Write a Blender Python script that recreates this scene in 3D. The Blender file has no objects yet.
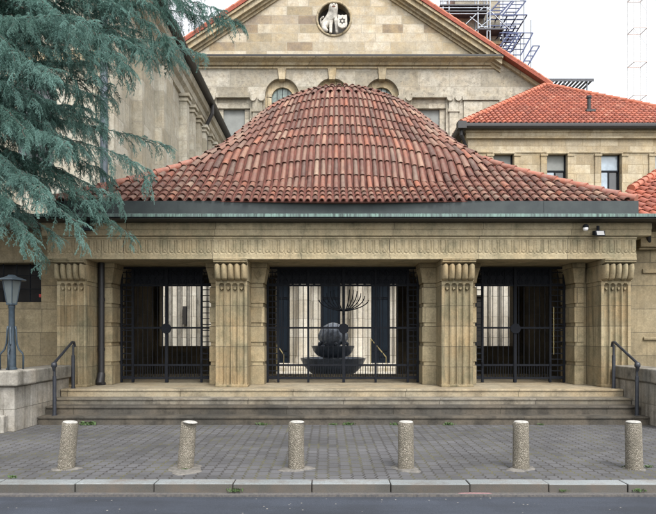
import bpy, math, random
import numpy as np
from mathutils import Vector, Matrix
random.seed(7)
SC = bpy.context.scene
COL = SC.collection
PI = math.pi
R = math.radians

# ------------------------------------------------------------------ materials
class NT:
    def __init__(s, name):
        s.m = bpy.data.materials.new(name); s.m.use_nodes = True
        s.t = s.m.node_tree; s.t.nodes.clear()
        s.out = s.t.nodes.new('ShaderNodeOutputMaterial')
        s.b = s.t.nodes.new('ShaderNodeBsdfPrincipled')
        s.t.links.new(s.b.outputs[0], s.out.inputs[0])
    def n(s, typ, **kw):
        nd = s.t.nodes.new('ShaderNode' + typ)
        for k, v in kw.items():
            if k.startswith('i_'):
                nd.inputs[k[2:].replace('_', ' ')].default_value = v
            else:
                setattr(nd, k, v)
        return nd
    def l(s, a, b): s.t.links.new(a, b)
    def pos(s): return s.n('NewGeometry').outputs['Position']
    def noise(s, scale, detail=4, rough=.6, vec=None, stretch=None):
        v = vec or s.pos()
        if stretch:
            mp = s.n('Mapping'); mp.inputs['Scale'].default_value = stretch
            s.l(v, mp.inputs['Vector']); v = mp.outputs[0]
        nd = s.n('TexNoise'); nd.inputs['Scale'].default_value = scale
        nd.inputs['Detail'].default_value = detail; nd.inputs['Roughness'].default_value = rough
        s.l(v, nd.inputs['Vector'])
        return nd.outputs['Fac']
    def ramp(s, fac, stops):
        r = s.n('ValToRGB'); e = r.color_ramp.elements
        while len(e) < len(stops): e.new(.5)
        for el, (p, c) in zip(e, stops):
            el.position = p
            el.color = (c, c, c, 1) if isinstance(c, (int, float)) else (*c, 1)
        s.l(fac, r.inputs[0]); return r.outputs[0]
    def mix(s, fac, a, b, mode='MIX'):
        m = s.n('Mix', data_type='RGBA', blend_type=mode)
        for sock, v in ((m.inputs[0], fac), (m.inputs[6], a), (m.inputs[7], b)):
            if hasattr(v, 'is_linked') or hasattr(v, 'links'): s.l(v, sock)
            elif isinstance(v, (int, float)): sock.default_value = v
            else: sock.default_value = (*v, 1)
        return m.outputs[2]
    def math(s, op, a, b=0.0):
        m = s.n('Math', operation=op)
        for i, v in enumerate((a, b)):
            if isinstance(v, (int, float)): m.inputs[i].default_value = v
            else: s.l(v, m.inputs[i])
        return m.outputs[0]
    def bump(s, h, strength=.5, dist=.02):
        b = s.n('Bump'); b.inputs['Strength'].default_value = strength; b.inputs['Distance'].default_value = dist
        s.l(h, b.inputs['Height']); s.l(b.outputs[0], s.b.inputs['Normal'])
    def set(s, color=None, rough=.8, metal=0, spec=None):
        if color is not None:
            if isinstance(color, tuple): s.b.inputs['Base Color'].default_value = (*color, 1)
            else: s.l(color, s.b.inputs['Base Color'])
        if isinstance(rough, (int, float)): s.b.inputs['Roughness'].default_value = rough
        else: s.l(rough, s.b.inputs['Roughness'])
        s.b.inputs['Metallic'].default_value = metal
        if spec is not None: s.b.inputs['Specular IOR Level'].default_value = spec
        return s.m

def stone(name, c1, c2, bw=.9, bh=.44, zoff=0.0, uoff=0.0, mortar=.006, mcol=(.10, .085, .06),
          stain=(.20, .16, .10), stain_amt=.5, pits=.35, grain=30, warm=(.45, .33, .17), warm_amt=.25, streak=.4, third=None, bumpd=.012):
    t = NT(name)
    p = t.pos(); sx = t.n('SeparateXYZ'); t.l(p, sx.inputs[0])
    u = t.math('ADD', sx.outputs[0], sx.outputs[1]); u = t.math('ADD', u, uoff)
    v = t.math('SUBTRACT', sx.outputs[2], zoff)
    cb = t.n('CombineXYZ'); t.l(u, cb.inputs[0]); t.l(v, cb.inputs[1])
    br = t.n('TexBrick'); t.l(cb.outputs[0], br.inputs['Vector'])
    br.inputs['Scale'].default_value = 1; br.inputs['Brick Width'].default_value = bw
    br.inputs['Row Height'].default_value = bh; br.inputs['Mortar Size'].default_value = mortar
    br.inputs['Mortar Smooth'].default_value = .2; br.offset = .43; br.squash = .8; br.squash_frequency = 3
    br.inputs['Color1'].default_value = (0, 0, 0, 1); br.inputs['Color2'].default_value = (1, 1, 1, 1)
    br.inputs['Mortar'].default_value = (.5, .5, .5, 1)
    stops = [(0, c1), (1, c2)] if third is None else [(0, c1), (.5, c2), (.82, c1), (.86, third), (.92, c2), (.97, third)]
    col = t.ramp(br.outputs['Color'], stops)
    n1 = t.noise(1.1, 5, .65)
    col = t.mix(t.math('MULTIPLY', t.ramp(n1, [(.42, 0.0), (.68, 1.0)]), warm_amt), col, warm)
    n2 = t.noise(2.3, 7, .72)
    col = t.mix(t.math('MULTIPLY', t.ramp(n2, [(.48, 0.0), (.7, 1.0)]), stain_amt), col, stain)
    n3 = t.noise(5, 5, .6, stretch=(1.6, 1.6, .12))
    col = t.mix(t.math('MULTIPLY', t.ramp(n3, [(.5, 0.0), (.75, 1.0)]), streak), col, tuple(x * .5 for x in stain))
    n4 = t.noise(grain, 5, .75)
    col = t.mix(.7, col, t.ramp(n4, [(.25, .5), (.75, 1.08)]), 'MULTIPLY')
    n6 = t.noise(grain * .22, 4, .7)
    col = t.mix(.5, col, t.ramp(n6, [(.3, .62), (.7, 1.12)]), 'MULTIPLY')
    n5 = t.noise(grain * 1.6, 3, .6, stretch=(1, 1, 1.8))
    pit = t.ramp(n5, [(.27, 1.0), (.36, 0.0)])
    col = t.mix(t.math('MULTIPLY', pit, pits), col, tuple(x * .35 for x in stain))
    col = t.mix(t.math('MULTIPLY', br.outputs['Fac'], .85), col, mcol)
    h = t.math('SUBTRACT', t.math('MULTIPLY', n4, .5), t.math('MULTIPLY', br.outputs['Fac'], 1.2))
    h = t.math('SUBTRACT', h, t.math('MULTIPLY', pit, .5))
    t.bump(h, .7, bumpd)
    return t.set(col, .88, spec=.25)

M = {}
M['porch'] = stone('porch_sandstone', (.26, .218, .138), (.43, .365, .235), bw=1.15, bh=.4375, zoff=.59 - .0125 + .0,
                   stain=(.13, .12, .075), stain_amt=.7, warm=(.42, .27, .12), warm_amt=.35, pits=.3, streak=.35)
M['shaft'] = stone('shaft_sandstone', (.28, .236, .15), (.45, .38, .245), bw=40, bh=.4375, zoff=.59 - .0125, uoff=15,
                   stain=(.13, .13, .08), stain_amt=.7, warm=(.42, .26, .11), warm_amt=.4, pits=.5, streak=.75)
M['lintel'] = stone('lintel_sandstone', (.31, .262, .168), (.46, .392, .26), bw=2.35, bh=9, zoff=-3, uoff=.2,
                    stain=(.14, .14, .09), stain_amt=.7, warm=(.40, .29, .15), warm_amt=.3, pits=.35, streak=.35)
M['wall_low'] = stone('rough_ashlar', (.24, .20, .13), (.37, .31, .20), bw=1.25, bh=.52, zoff=.2,
                      stain=(.12, .10, .065), stain_amt=.55, warm=(.36, .26, .13), warm_amt=.35)
M['cheek'] = stone('weathered_ashlar', (.30, .285, .25), (.42, .40, .36), bw=.8, bh=.39, zoff=.0, mcol=(.12, .11, .09),
                   stain=(.12, .105, .08), stain_amt=.75, warm=(.33, .25, .15), warm_amt=.4, streak=.7)
M['cap'] = stone('capstone', (.20, .19, .165), (.30, .285, .25), bw=1.3, bh=9, zoff=-3, stain=(.07, .065, .055), stain_amt=.8, warm_amt=.15, streak=.5)
M['gable'] = stone('gable_ashlar', (.33, .285, .205), (.62, .56, .455), bw=1.9, bh=.655, zoff=.25, mortar=.02, mcol=(.34, .31, .25),
                   stain=(.30, .23, .15), stain_amt=.4, warm=(.52, .39, .21), warm_amt=.55, pits=.25, grain=9, streak=.15, third=(.25, .20, .155), bumpd=.03)
M['gable_low'] = stone('gable_lower_ashlar', (.29, .265, .21), (.53, .495, .42), bw=2.3, bh=1.15, zoff=.35, mortar=.022, mcol=(.30, .275, .22),
                   stain=(.20, .18, .145), stain_amt=.85, warm=(.46, .36, .22), warm_amt=.35, pits=.95, grain=6, streak=.1, bumpd=.03)
M['moulding'] = stone('moulding_stone', (.40, .34, .235), (.54, .465, .335), bw=3.2, bh=40, zoff=-5, stain=(.20, .155, .10), stain_amt=.6,
                      warm=(.52, .37, .17), warm_amt=.5, grain=8, streak=.4, mortar=.02)
M['wing'] = stone('wing_ashlar', (.33, .275, .19), (.52, .455, .34), bw=1.1, bh=.46, zoff=.1, mortar=.012, mcol=(.26, .21, .13),
                  stain=(.22, .16, .09), stain_amt=.45, warm=(.55, .40, .20), warm_amt=.4, grain=14, streak=.25)
M['side'] = stone('side_wing_ashlar', (.32, .30, .24), (.52, .50, .43), bw=1.7, bh=.85, zoff=.1, mortar=.014, mcol=(.28, .26, .22),
                  stain=(.25, .215, .15), stain_amt=.55, warm=(.46, .36, .22), warm_amt=.3, grain=12, streak=.45)
M['court'] = stone('courtyard_stone', (.58, .54, .46), (.68, .65, .57), bw=1.4, bh=.8, mortar=.008, stain=(.40, .35, .27), stain_amt=.35, streak=.3, pits=.1)
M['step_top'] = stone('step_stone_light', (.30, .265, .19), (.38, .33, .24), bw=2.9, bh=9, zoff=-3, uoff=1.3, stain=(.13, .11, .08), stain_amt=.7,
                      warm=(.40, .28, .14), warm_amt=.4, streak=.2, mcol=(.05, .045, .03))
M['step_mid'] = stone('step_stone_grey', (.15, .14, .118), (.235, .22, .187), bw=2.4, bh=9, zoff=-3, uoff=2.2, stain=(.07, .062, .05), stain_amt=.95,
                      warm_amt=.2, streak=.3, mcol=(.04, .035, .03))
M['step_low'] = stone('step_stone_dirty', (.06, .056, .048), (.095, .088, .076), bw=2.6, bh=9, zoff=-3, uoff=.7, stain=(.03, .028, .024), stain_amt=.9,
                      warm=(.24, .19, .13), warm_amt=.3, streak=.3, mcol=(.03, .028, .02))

def simple(name, col, rough=.6, metal=0, var=.25, scale=8, bump=.0, spec=None, col2=None):
    t = NT(name)
    n = t.noise(scale, 5, .65)
    c2 = col2 or tuple(x * (1 - var) for x in col)
    c = t.mix(t.ramp(n, [(.35, 0.0), (.65, 1.0)]), col, c2)
    if bump: t.bump(n, bump, .01)
    return t.set(c, rough, metal, spec)
M['iron'] = simple('black_iron', (.010, .012, .017), .7, .0, .4, 30, spec=.15)
M['rail'] = simple('dark_rail_paint', (.028, .032, .042), .45, 0, .4, 20)
M['lamp_paint'] = simple('blue_grey_paint', (.035, .055, .075), .45, 0, .35, 14)
M['dark'] = simple('dark_room', (.02, .018, .016), .9)
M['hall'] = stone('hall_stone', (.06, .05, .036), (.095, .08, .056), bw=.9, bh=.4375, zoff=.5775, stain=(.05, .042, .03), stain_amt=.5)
M['pipe'] = simple('dark_downpipe', (.018, .017, .019), .5, .0, .3, 10)
M['zinc_pipe'] = simple('grey_blue_pipe', (.075, .095, .115), .5, .3, .3, 8)
M['flash'] = simple('patina_flashing', (.036, .046, .047), .65, .1, .35, 3, col2=(.022, .030, .033))
M['steel'] = simple('galvanised_steel', (.32, .35, .39), .45, .6, .4, 12)
M['deck'] = simple('scaffold_deck', (.09, .095, .11), .7, .2, .4, 6)
M['bluesteel'] = simple('blue_scaffold_paint', (.05, .07, .17), .5, .2, .4, 6)
M['crane'] = simple('crane_paint', (.68, .50, .45), .6, 0, .2, 1)
M['crane_pale'] = simple('crane_pale_paint', (.50, .50, .50), .6, 0, .05, 1)
M['door'] = simple('blue_black_door', (.008, .014, .022), .6, 0, .3, 3, spec=.12)
M['brass'] = simple('brass', (.42, .35, .17), .35, .6, .2, 10)
M['fountain'] = simple('fountain_stone', (.10, .12, .155), .3, 0, .5, 9, .4)
M['statue'] = simple('pale_statue_stone', (.62, .59, .53), .85, 0, .45, 6, .8)
M['emblem'] = simple('dark_emblem', (.07, .065, .06), .8)
M['white'] = simple('white_plastic', (.75, .75, .75), .4)
M['blind'] = simple('grey_blind', (.20, .21, .20), .7, 0, .2, 2)
M['sign_pink'] = simple('pink_chalk', (.62, .32, .34), .9, 0, .4, 40)

M['marble'] = simple('polished_pale_marble', (.72, .74, .72), .18, 0, .15, 2, spec=.8)
def glass(name, col, rough=.08):
    t = NT(name); n = t.noise(1.2, 3)
    c = t.mix(t.ramp(n, [(.4, 0.0), (.6, 1.0)]), col, tuple(x * .6 for x in col))
    return t.set(c, rough, 0, .8)
M['glass_dark'] = glass('window_glass', (.03, .035, .04))
M['glass_blue'] = glass('curtained_window', (.30, .37, .44))
M['lamp_glass'] = glass('frosted_lamp_glass', (.13, .155, .16), .3)

def copper():
    t = NT('verdigris_copper')
    n = t.noise(6, 5, .6, stretch=(4, .3, .3)); n2 = t.noise(2, 5)
    c = t.mix(t.ramp(n, [(.4, 0.0), (.6, 1.0)]), (.04, .06, .057), (.15, .235, .205))
    c = t.mix(t.math('MULTIPLY', t.ramp(n2, [(.45, 0.0), (.65, 1.0)]), .6), c, (.10, .13, .13))
    return t.set(c, .6, .2)
M['copper'] = copper()

def tiles(name, stops, lichen=.35, lc=(.33, .29, .24), dark=.5):
    t = NT(name)
    g = t.n('NewGeometry')
    c = t.ramp(g.outputs['Random Per Island'], stops)
    n = t.noise(9, 6, .7)
    c = t.mix(t.math('MULTIPLY', t.ramp(n, [(.45, 0.0), (.7, 1.0)]), lichen), c, lc)
    n2 = t.noise(1.3, 5, .7)
    c = t.mix(t.math('MULTIPLY', t.ramp(n2, [(.45, 0.0), (.68, 1.0)]), dark), c, (.085, .045, .04))
    n3 = t.noise(60, 3, .6)
    c = t.mix(.4, c, t.ramp(n3, [(.3, .6), (.7, 1.0)]), 'MULTIPLY')
    t.bump(n3, .3, .005)
    return t.set(c, .62, spec=.35)
M['tile'] = tiles('weathered_clay_tile', [(0, (.095, .053, .043)), (.2, (.155, .070, .052)), (.45, (.21, .088, .062)), (.6, (.25, .138, .10)), (.75, (.175, .117, .09)), (.90, (.285, .095, .055)), (.97, (.32, .225, .165)), (1, (.19, .085, .063))], .5, (.25, .20, .155), .7)
M['pan'] = simple('dark_clay_pan', (.15, .05, .036), .8, 0, .5, 6)
M['ridge'] = tiles('orange_ridge_tile', [(0, (.26, .10, .075)), (.5, (.38, .14, .09)), (1, (.27, .125, .10))], .4)
M['tile_red'] = tiles('bright_red_tile', [(0, (.26, .072, .042)), (.3, (.35, .092, .052)), (.6, (.40, .12, .072)), (.85, (.28, .075, .05)), (1, (.50, .20, .13))], .25, (.36, .25, .19), .45)
M['ridge_red'] = tiles('bright_ridge_tile', [(0, (.42, .12, .065)), (1, (.50, .17, .10))], .2)
M['pan_red'] = simple('red_clay_pan', (.30, .07, .04), .8, 0, .4, 5)

def bollard_mat():
    t = NT('exposed_aggregate')
    v = t.n('TexVoronoi'); v.inputs['Scale'].default_value = 88
    tc = t.n('TexCoord'); t.l(tc.outputs['Object'], v.inputs['Vector'])
    sx = t.n('SeparateColor'); t.l(v.outputs['Color'], sx.inputs[0])
    c = t.ramp(sx.outputs[0], [(0, (.09, .08, .062)), (.25, (.18, .16, .125)), (.55, (.28, .255, .205)), (.85, (.36, .33, .27)), (1, (.46, .43, .37))])
    e = t.ramp(v.outputs['Distance'], [(.25, 0.0), (.6, 1.0)])
    c = t.mix(e, c, (.13, .115, .09))
    n = t.noise(7, 4); c = t.mix(t.math('MULTIPLY', t.ramp(n, [(.45, 0.0), (.7, 1.0)]), .55), c, (.12, .11, .085))
    t.bump(t.math('MULTIPLY', v.outputs['Distance'], -1), .9, .01)
    return t.set(c, .85)
M['bollard'] = bollard_mat()
M['cement'] = simple('pale_cement', (.17, .16, .145), .9, 0, .5, 14, .4)

def asphalt():
    t = NT('road_asphalt')
    n = t.noise(140, 4, .7); n2 = t.noise(1.1, 5, .6, stretch=(.4, 2.2, 1))
    c = t.ramp(n, [(.3, (.019, .025, .037)), (.6, (.040, .049, .068)), (.72, (.14, .15, .17))])
    c = t.mix(.9, c, t.ramp(n2, [(.35, .62), (.65, 1.15)]), 'MULTIPLY')
    n9 = t.noise(.7, 6, .7); c = t.mix(.7, c, t.ramp(n9, [(.4, .7), (.6, 1.15)]), 'MULTIPLY')
    v = t.n('TexVoronoi'); v.inputs['Scale'].default_value = 8; t.l(t.pos(), v.inputs['Vector'])
    c = t.mix(t.ramp(v.outputs['Distance'], [(.05, 1.0), (.09, 0.0)]), c, (.32, .30, .26))
    t.bump(n, .8, .006)
    return t.set(c, .85)
M['asphalt'] = asphalt()
M['roadedge'] = simple('gutter_grit', (.12, .11, .10), .95, 0, .5, 30, .5, col2=(.06, .06, .065))

def paving():
    t = NT('interlocking_pavers')
    p = t.pos(); sx = t.n('SeparateXYZ'); t.l(p, sx.inputs[0])
    w = t.noise(9, 2); wob = t.math('MULTIPLY', t.math('SUBTRACT', w, .5), .012)
    # wavy block edges
    wave = t.math('MULTIPLY', t.math('SINE', t.math('MULTIPLY', sx.outputs[1], 2 * PI / .115)), .012)
    u = t.math('ADD', t.math('ADD', sx.outputs[0], wob), wave)
    cb = t.n('CombineXYZ'); t.l(t.math('ADD', sx.outputs[1], wob), cb.inputs[0]); t.l(u, cb.inputs[1])
    br = t.n('TexBrick'); t.l(cb.outputs[0], br.inputs['Vector'])
    br.inputs['Scale'].default_value = 1; br.inputs['Brick Width'].default_value = .23; br.inputs['Row Height'].default_value = .145
    br.inputs['Mortar Size'].default_value = .010; br.inputs['Mortar Smooth'].default_value = .2; br.offset = .5
    br.inputs['Color1'].default_value = (.066, .066, .070, 1); br.inputs['Color2'].default_value = (.092, .092, .097, 1)
    br.inputs['Mortar'].default_value = (.15, .15, .15, 1)
    n = t.noise(.9, 6, .65); n2 = t.noise(70, 4, .7); n3 = t.noise(.55, 5, .7, stretch=(.5, 1.6, 1))
    c = t.mix(.9, br.outputs['Color'], t.ramp(n, [(.3, .62), (.7, 1.2)]), 'MULTIPLY')
    c = t.mix(.5, c, t.ramp(n2, [(.3, .6), (.7, 1.0)]), 'MULTIPLY')
    c = t.mix(t.math('MULTIPLY', t.ramp(n3, [(.45, 0.0), (.65, 1.0)]), .45), c, (.125, .125, .135))
    moss = t.mix(t.ramp(t.noise(1.7, 5, .6), [(.46, 0.0), (.64, 1.0)]), (.022, .019, .015), (.085, .08, .026))
    c = t.mix(t.math('MULTIPLY', br.outputs['Fac'], .9), c, moss)
    t.bump(t.math('SUBTRACT', t.math('MULTIPLY', n2, .25), br.outputs['Fac']), .8, .008)
    return t.set(c, .85)
M['paving'] = paving()

def kerbm():
    t = NT('granite_kerb')
    n = t.noise(90, 4, .7); n2 = t.noise(2.2, 5, .7)
    c = t.ramp(n, [(.3, (.13, .145, .15)), (.7, (.27, .295, .30))])
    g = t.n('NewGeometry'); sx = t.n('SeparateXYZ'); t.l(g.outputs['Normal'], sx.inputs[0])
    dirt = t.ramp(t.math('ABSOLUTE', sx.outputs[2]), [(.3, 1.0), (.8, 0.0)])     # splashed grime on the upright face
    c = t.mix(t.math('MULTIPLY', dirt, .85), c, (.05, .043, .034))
    c = t.mix(t.math('MULTIPLY', t.ramp(n2, [(.45, 0.0), (.65, 1.0)]), .6), c, (.10, .075, .055))
    c = t.mix(.6, c, t.ramp(t.noise(1.1, 3, .6, stretch=(1, 1, 1)), [(.4, .75), (.6, 1.2)]), 'MULTIPLY')
    t.bump(n, .6, .006)
    return t.set(c, .8)
M['kerb'] = kerbm()
M['soil'] = simple('garden_soil', (.06, .055, .035), .95, 0, .5, 4, .6, col2=(.045, .065, .025))
M['weed'] = simple('weed_green', (.05, .095, .022), .7, 0, .4, 20)
M['weed_dry'] = simple('dry_leaf', (.22, .08, .035), .8, 0, .4, 20)
M['bark'] = simple('cedar_bark', (.075, .062, .052), .95, 0, .5, 12, .8)

def needles():
    t = NT('blue_cedar_needles')
    g = t.n('NewGeometry')
    n = t.noise(1.4, 4, .6)
    c = t.ramp(g.outputs['Random Per Island'], [(0, (.06, .13, .108)), (.5, (.095, .19, .162)), (1, (.14, .25, .22))])
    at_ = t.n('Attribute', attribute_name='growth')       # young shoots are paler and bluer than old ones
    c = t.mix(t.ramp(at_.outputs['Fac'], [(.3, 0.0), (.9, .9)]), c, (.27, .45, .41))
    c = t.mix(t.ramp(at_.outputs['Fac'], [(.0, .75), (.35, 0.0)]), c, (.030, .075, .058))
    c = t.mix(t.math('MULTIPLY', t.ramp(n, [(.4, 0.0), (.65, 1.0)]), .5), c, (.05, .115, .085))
    t.set(c, .6, spec=.3)
    tr = t.n('BsdfTranslucent'); t.l(c, tr.inputs[0])
    mx = t.n('MixShader'); mx.inputs[0].default_value = .18
    t.l(t.b.outputs[0], mx.inputs[1]); t.l(tr.outputs[0], mx.inputs[2]); t.l(mx.outputs[0], t.out.inputs[0])
    return t.m
M['needles'] = needles()

# ------------------------------------------------------------------ mesh helpers
class MB:
    def __init__(s): s.v = []; s.f = []
    def quadmesh(s, vs, fs):
        o = len(s.v); s.v += [tuple(p) for p in vs]; s.f += [tuple(i + o for i in f) for f in fs]; return s
    def box(s, x0, x1, y0, y1, z0, z1):
        if x0 > x1: x0, x1 = x1, x0
        return s.quadmesh([(x0, y0, z0), (x1, y0, z0), (x1, y1, z0), (x0, y1, z0), (x0, y0, z1), (x1, y0, z1), (x1, y1, z1), (x0, y1, z1)],
                          [(0, 3, 2, 1), (4, 5, 6, 7), (0, 1, 5, 4), (1, 2, 6, 5), (2, 3, 7, 6), (3, 0, 4, 7)])
    def prism(s, poly, a, b, axis='y'):
        n = len(poly)
        def P(p, d):
            if axis == 'y': return (p[0], d, p[1])
            if axis == 'x': return (d, p[0], p[1])
            return (p[0], p[1], d)
        vs = [P(p, a) for p in poly] + [P(p, b) for p in poly]
        fs = [tuple(range(n)), tuple(range(2 * n - 1, n - 1, -1))] + [(i, i + n, (i + 1) % n + n, (i + 1) % n) for i in range(n)]
        return s.quadmesh(vs, fs)
    def tube(s, pts, r, seg=8, cap=True):
        pts = [Vector(p) for p in pts]; n = len(pts)
        rs = r if isinstance(r, (list, tuple)) else [r] * n
        vs = []; ref = Vector((0, 0, 1)); 
        for i, p in enumerate(pts):
            d = (pts[min(i + 1, n - 1)] - pts[max(i - 1, 0)]).normalized()
            a = ref if abs(d.dot(ref)) < .95 else Vector((0, 1, 0))
            u = d.cross(a).normalized(); w = u.cross(d).normalized()
            for k in range(seg):
                t = 2 * PI * k / seg + PI / seg
                vs.append(p + (u * math.cos(t) + w * math.sin(t)) * rs[i])
        fs = [(i * seg + k, i * seg + (k + 1) % seg, (i + 1) * seg + (k + 1) % seg, (i + 1) * seg + k) for i in range(n - 1) for k in range(seg)]
        if cap: fs += [tuple(range(seg - 1, -1, -1)), tuple(range((n - 1) * seg, n * seg))]
        return s.quadmesh(vs, fs)
    def lathe(s, prof, cx, cy, seg=32, fn=None):
        vs = []
        for (r, z) in prof:
            for k in range(seg):
                t = 2 * PI * k / seg; q = r * (fn(t, z) if fn else 1)
                vs.append((cx + q * math.cos(t), cy + q * math.sin(t), z))
        n = len(prof)
        fs = [(i * seg + k, i * seg + (k + 1) % seg, (i + 1) * seg + (k + 1) % seg, (i + 1) * seg + k) for i in range(n - 1) for k in range(seg)]
        fs += [tuple(range(seg - 1, -1, -1)), tuple(range((n - 1) * seg, n * seg))]
        return s.quadmesh(vs, fs)
    def relief(s, x0, x1, z0, z1, nx, nz, fn, yback, prof=None):
        """front-facing height field: y = fn(x,z); skirts run back to yback"""
        vs = []; fs = []
        for j in range(nz + 1):
            z = z0 + (z1 - z0) * j / nz
            for i in range(nx + 1):
                x = x0 + (x1 - x0) * i / nx
                vs.append((x, fn(x, z), z))
        W = nx + 1
        for j in range(nz):
            for i in range(nx):
                fs.append((j * W + i, j * W + i + 1, (j + 1) * W + i + 1, (j + 1) * W + i))
        s.quadmesh(vs, fs)
        ring = [(j * W) for j in range(nz, 0, -1)] + [i for i in range(nx)] + [j * W + nx for j in range(nz)] + [nz * W + i for i in range(nx, 0, -1)]
        rv = [vs[k] for k in ring]; n = len(rv)
        s.quadmesh(rv + [(p[0], yback, p[2]) for p in rv], [(i, i + n, (i + 1) % n + n, (i + 1) % n) for i in range(n)])
        return s
    def build(s, name, mat, parent=None, smooth=False, bevel=0, seg=1):
        me = bpy.data.meshes.new(name); me.from_pydata(s.v, [], s.f); me.update()
        me.materials.append(M[mat] if isinstance(mat, str) else mat)
        o = bpy.data.objects.new(name, me); COL.objects.link(o)
        if smooth:
            me.shade_smooth()
            if smooth != True: me.set_sharp_from_angle(angle=R(smooth))
        if parent: put(o, parent)
        if bevel:
            b = o.modifiers.new('bevel', 'BEVEL'); b.width = bevel; b.segments = seg; b.limit_method = 'ANGLE'; b.angle_limit = R(40)
        return o
def put(o, parent):
    o.parent = parent
    o.matrix_parent_inverse = Matrix.Translation(-parent_world(parent))
def parent_world(o):
    v = Vector(o.location)
    return v if o.type == 'EMPTY' else Vector((0, 0, 0))
def tag(o, label=None, cat=None, group=None, kind=None):
    if label: o['label'] = label
    if cat: o['category'] = cat
    if group: o['group'] = group
    if kind: o['kind'] = kind
    return o
def thing(name, label, cat, loc, group=None):
    o = bpy.data.objects.new(name, None); o.location = loc; o.empty_display_size = .2; COL.objects.link(o)
    return tag(o, label, cat, group)
def struct(name, mb, mat, **k): return tag(mb.build(name, mat, **k), kind='structure')
def smoothstep(a, b, x):
    t = min(1, max(0, (x - a) / (b - a))); return t * t * (3 - 2 * t)

# ------------------------------------------------------------------ ground
F = 600.0
m = MB(); m.box(-300, 300, -300, 400, -.5, -.16); struct('ground', m, 'soil')
m = MB(); m.box(-60, 60, -8, 6.66, -.3, -.098); struct('road', m, 'asphalt')
m = MB()
nx = 240
for i in range(nx):
    xa, xb = -30 + .25 * i, -30 + .25 * (i + 1)
    m.box(xa, xb, 6.74 + .015 * math.sin(xa * 2.3) + .012 * random.random(), 6.86, -.2, -.094)
struct('road_edge', m, 'roadedge')
m = MB(); m.box(-30, 30, 7.05, 11.45, -.3, 0); struct('pavement', m, 'paving')
m = MB()
x = -28.4 + .315
random.seed(3)
while x < 28:
    w = .90; g = .004; dz = random.uniform(-.004, .006); dy = random.uniform(-.006, .006)
    m.box(x + g, x + w - g, 6.83 + dy, 7.05, -.3, .004 + dz); x += w
struct('kerb', m, 'kerb', bevel=.014, seg=3)
m = MB(); m.box(-30, -5.95, 11.45, 13.3, -.2, .02); m.box(6.7, 30, 11.45, 13.3, -.2, .02); struct('garden_ground', m, 'soil')
m = MB(); m.box(-7.9, 30, 19.9, 44, -.2, .20); struct('courtyard_paving', m, 'court')

# chalk / paint mark by the kerb
m = MB(); m.quadmesh([(1.47, 6.79, -.0905), (1.86, 6.785, -.0905), (1.84, 6.81, -.0905), (1.62, 6.815, -.0905), (1.49, 6.81, -.0905)], [(0, 1, 2, 3, 4)])
tag(m.build('paint_mark', 'sign_pink'), 'faded pink paint mark in the gutter at the foot of the kerb', 'paint mark')

# ------------------------------------------------------------------ bollards
random.seed(11)
BP = [(-3.325, 5.0, 'leaning concrete bollard furthest left, in front of the left cheek wall'),
      (-1.81, 6.0, 'leaning concrete bollard in a wide cement patch, in front of the left gate'),
      (-.40, 1.0, 'upright speckled concrete bollard in front of the left inner pillar and fountain gate'),
      (.99, .3, 'upright speckled concrete bollard in front of the right inner pillar'),
      (2.45, .2, 'upright speckled concrete bollard in front of the right side gate'),
      (3.89, -1.2, 'speckled concrete bollard furthest right, below the right handrail')]
bol = None
for i, (bx, lean, lab) in enumerate(BP):
    if bol is None:
        bol = thing('bollard', lab, 'bollard', (bx, 7.62, 0), 'concrete bollards along the kerb')
        m = MB(); prof = [(.104, -.12), (.104, .0), (.101, .2), (.099, .4), (.098, .575), (.093, .592), (.082, .60), (.04, .603)]
        m.lathe([(r, z) for r, z in prof], 0, 0, 40, lambda t, z: 1 + .012 * math.sin(9 * t + z * 25) + .008 * math.sin(23 * t - 40 * z))
        b = m.build('post', 'bollard', None, True); b.parent = bol
        m = MB(); m.lathe([(.092, .594), (.086, .603), (.07, .609), (.03, .612)], 0, 0, 24); c = m.build('top_cap', simple('pale_concrete', (.42, .41, .38), .9, 0, .4, 30), None, True); c.parent = bol  # top disc coloured paler than the post below
        m = MB(); m.lathe([(.19, -.05), (.185, .006), (.13, .016), (.09, .02)], 0, 0, 36, lambda t, z: 1 + .13 * math.sin(2 * t + 1) + .08 * math.sin(5 * t) + .04 * math.sin(11 * t))
        k = m.build('cement_footing', 'cement', None, True); k.parent = bol
        parts = [b, c, k]
        root = bol
    else:
        root = bol.copy(); COL.objects.link(root); root.location = (bx, 7.62, 0); root['label'] = lab; parts = []
        for ch in bolparts:
            d = ch.copy(); COL.objects.link(d); d.parent = root; parts.append(d)
    if i == 0: bolparts = list(parts)
    parts[0].rotation_euler = (0, R(lean), i * 1.1) ; parts[1].rotation_euler = (0, R(lean), 0)
    parts[2].rotation_euler = (0, 0, i * 1.7)
    s = (.8, 1.45, 1.0, 1.0, .95, .6)[i]; parts[2].scale = (s * 1.15, s * .85, 1)

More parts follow.
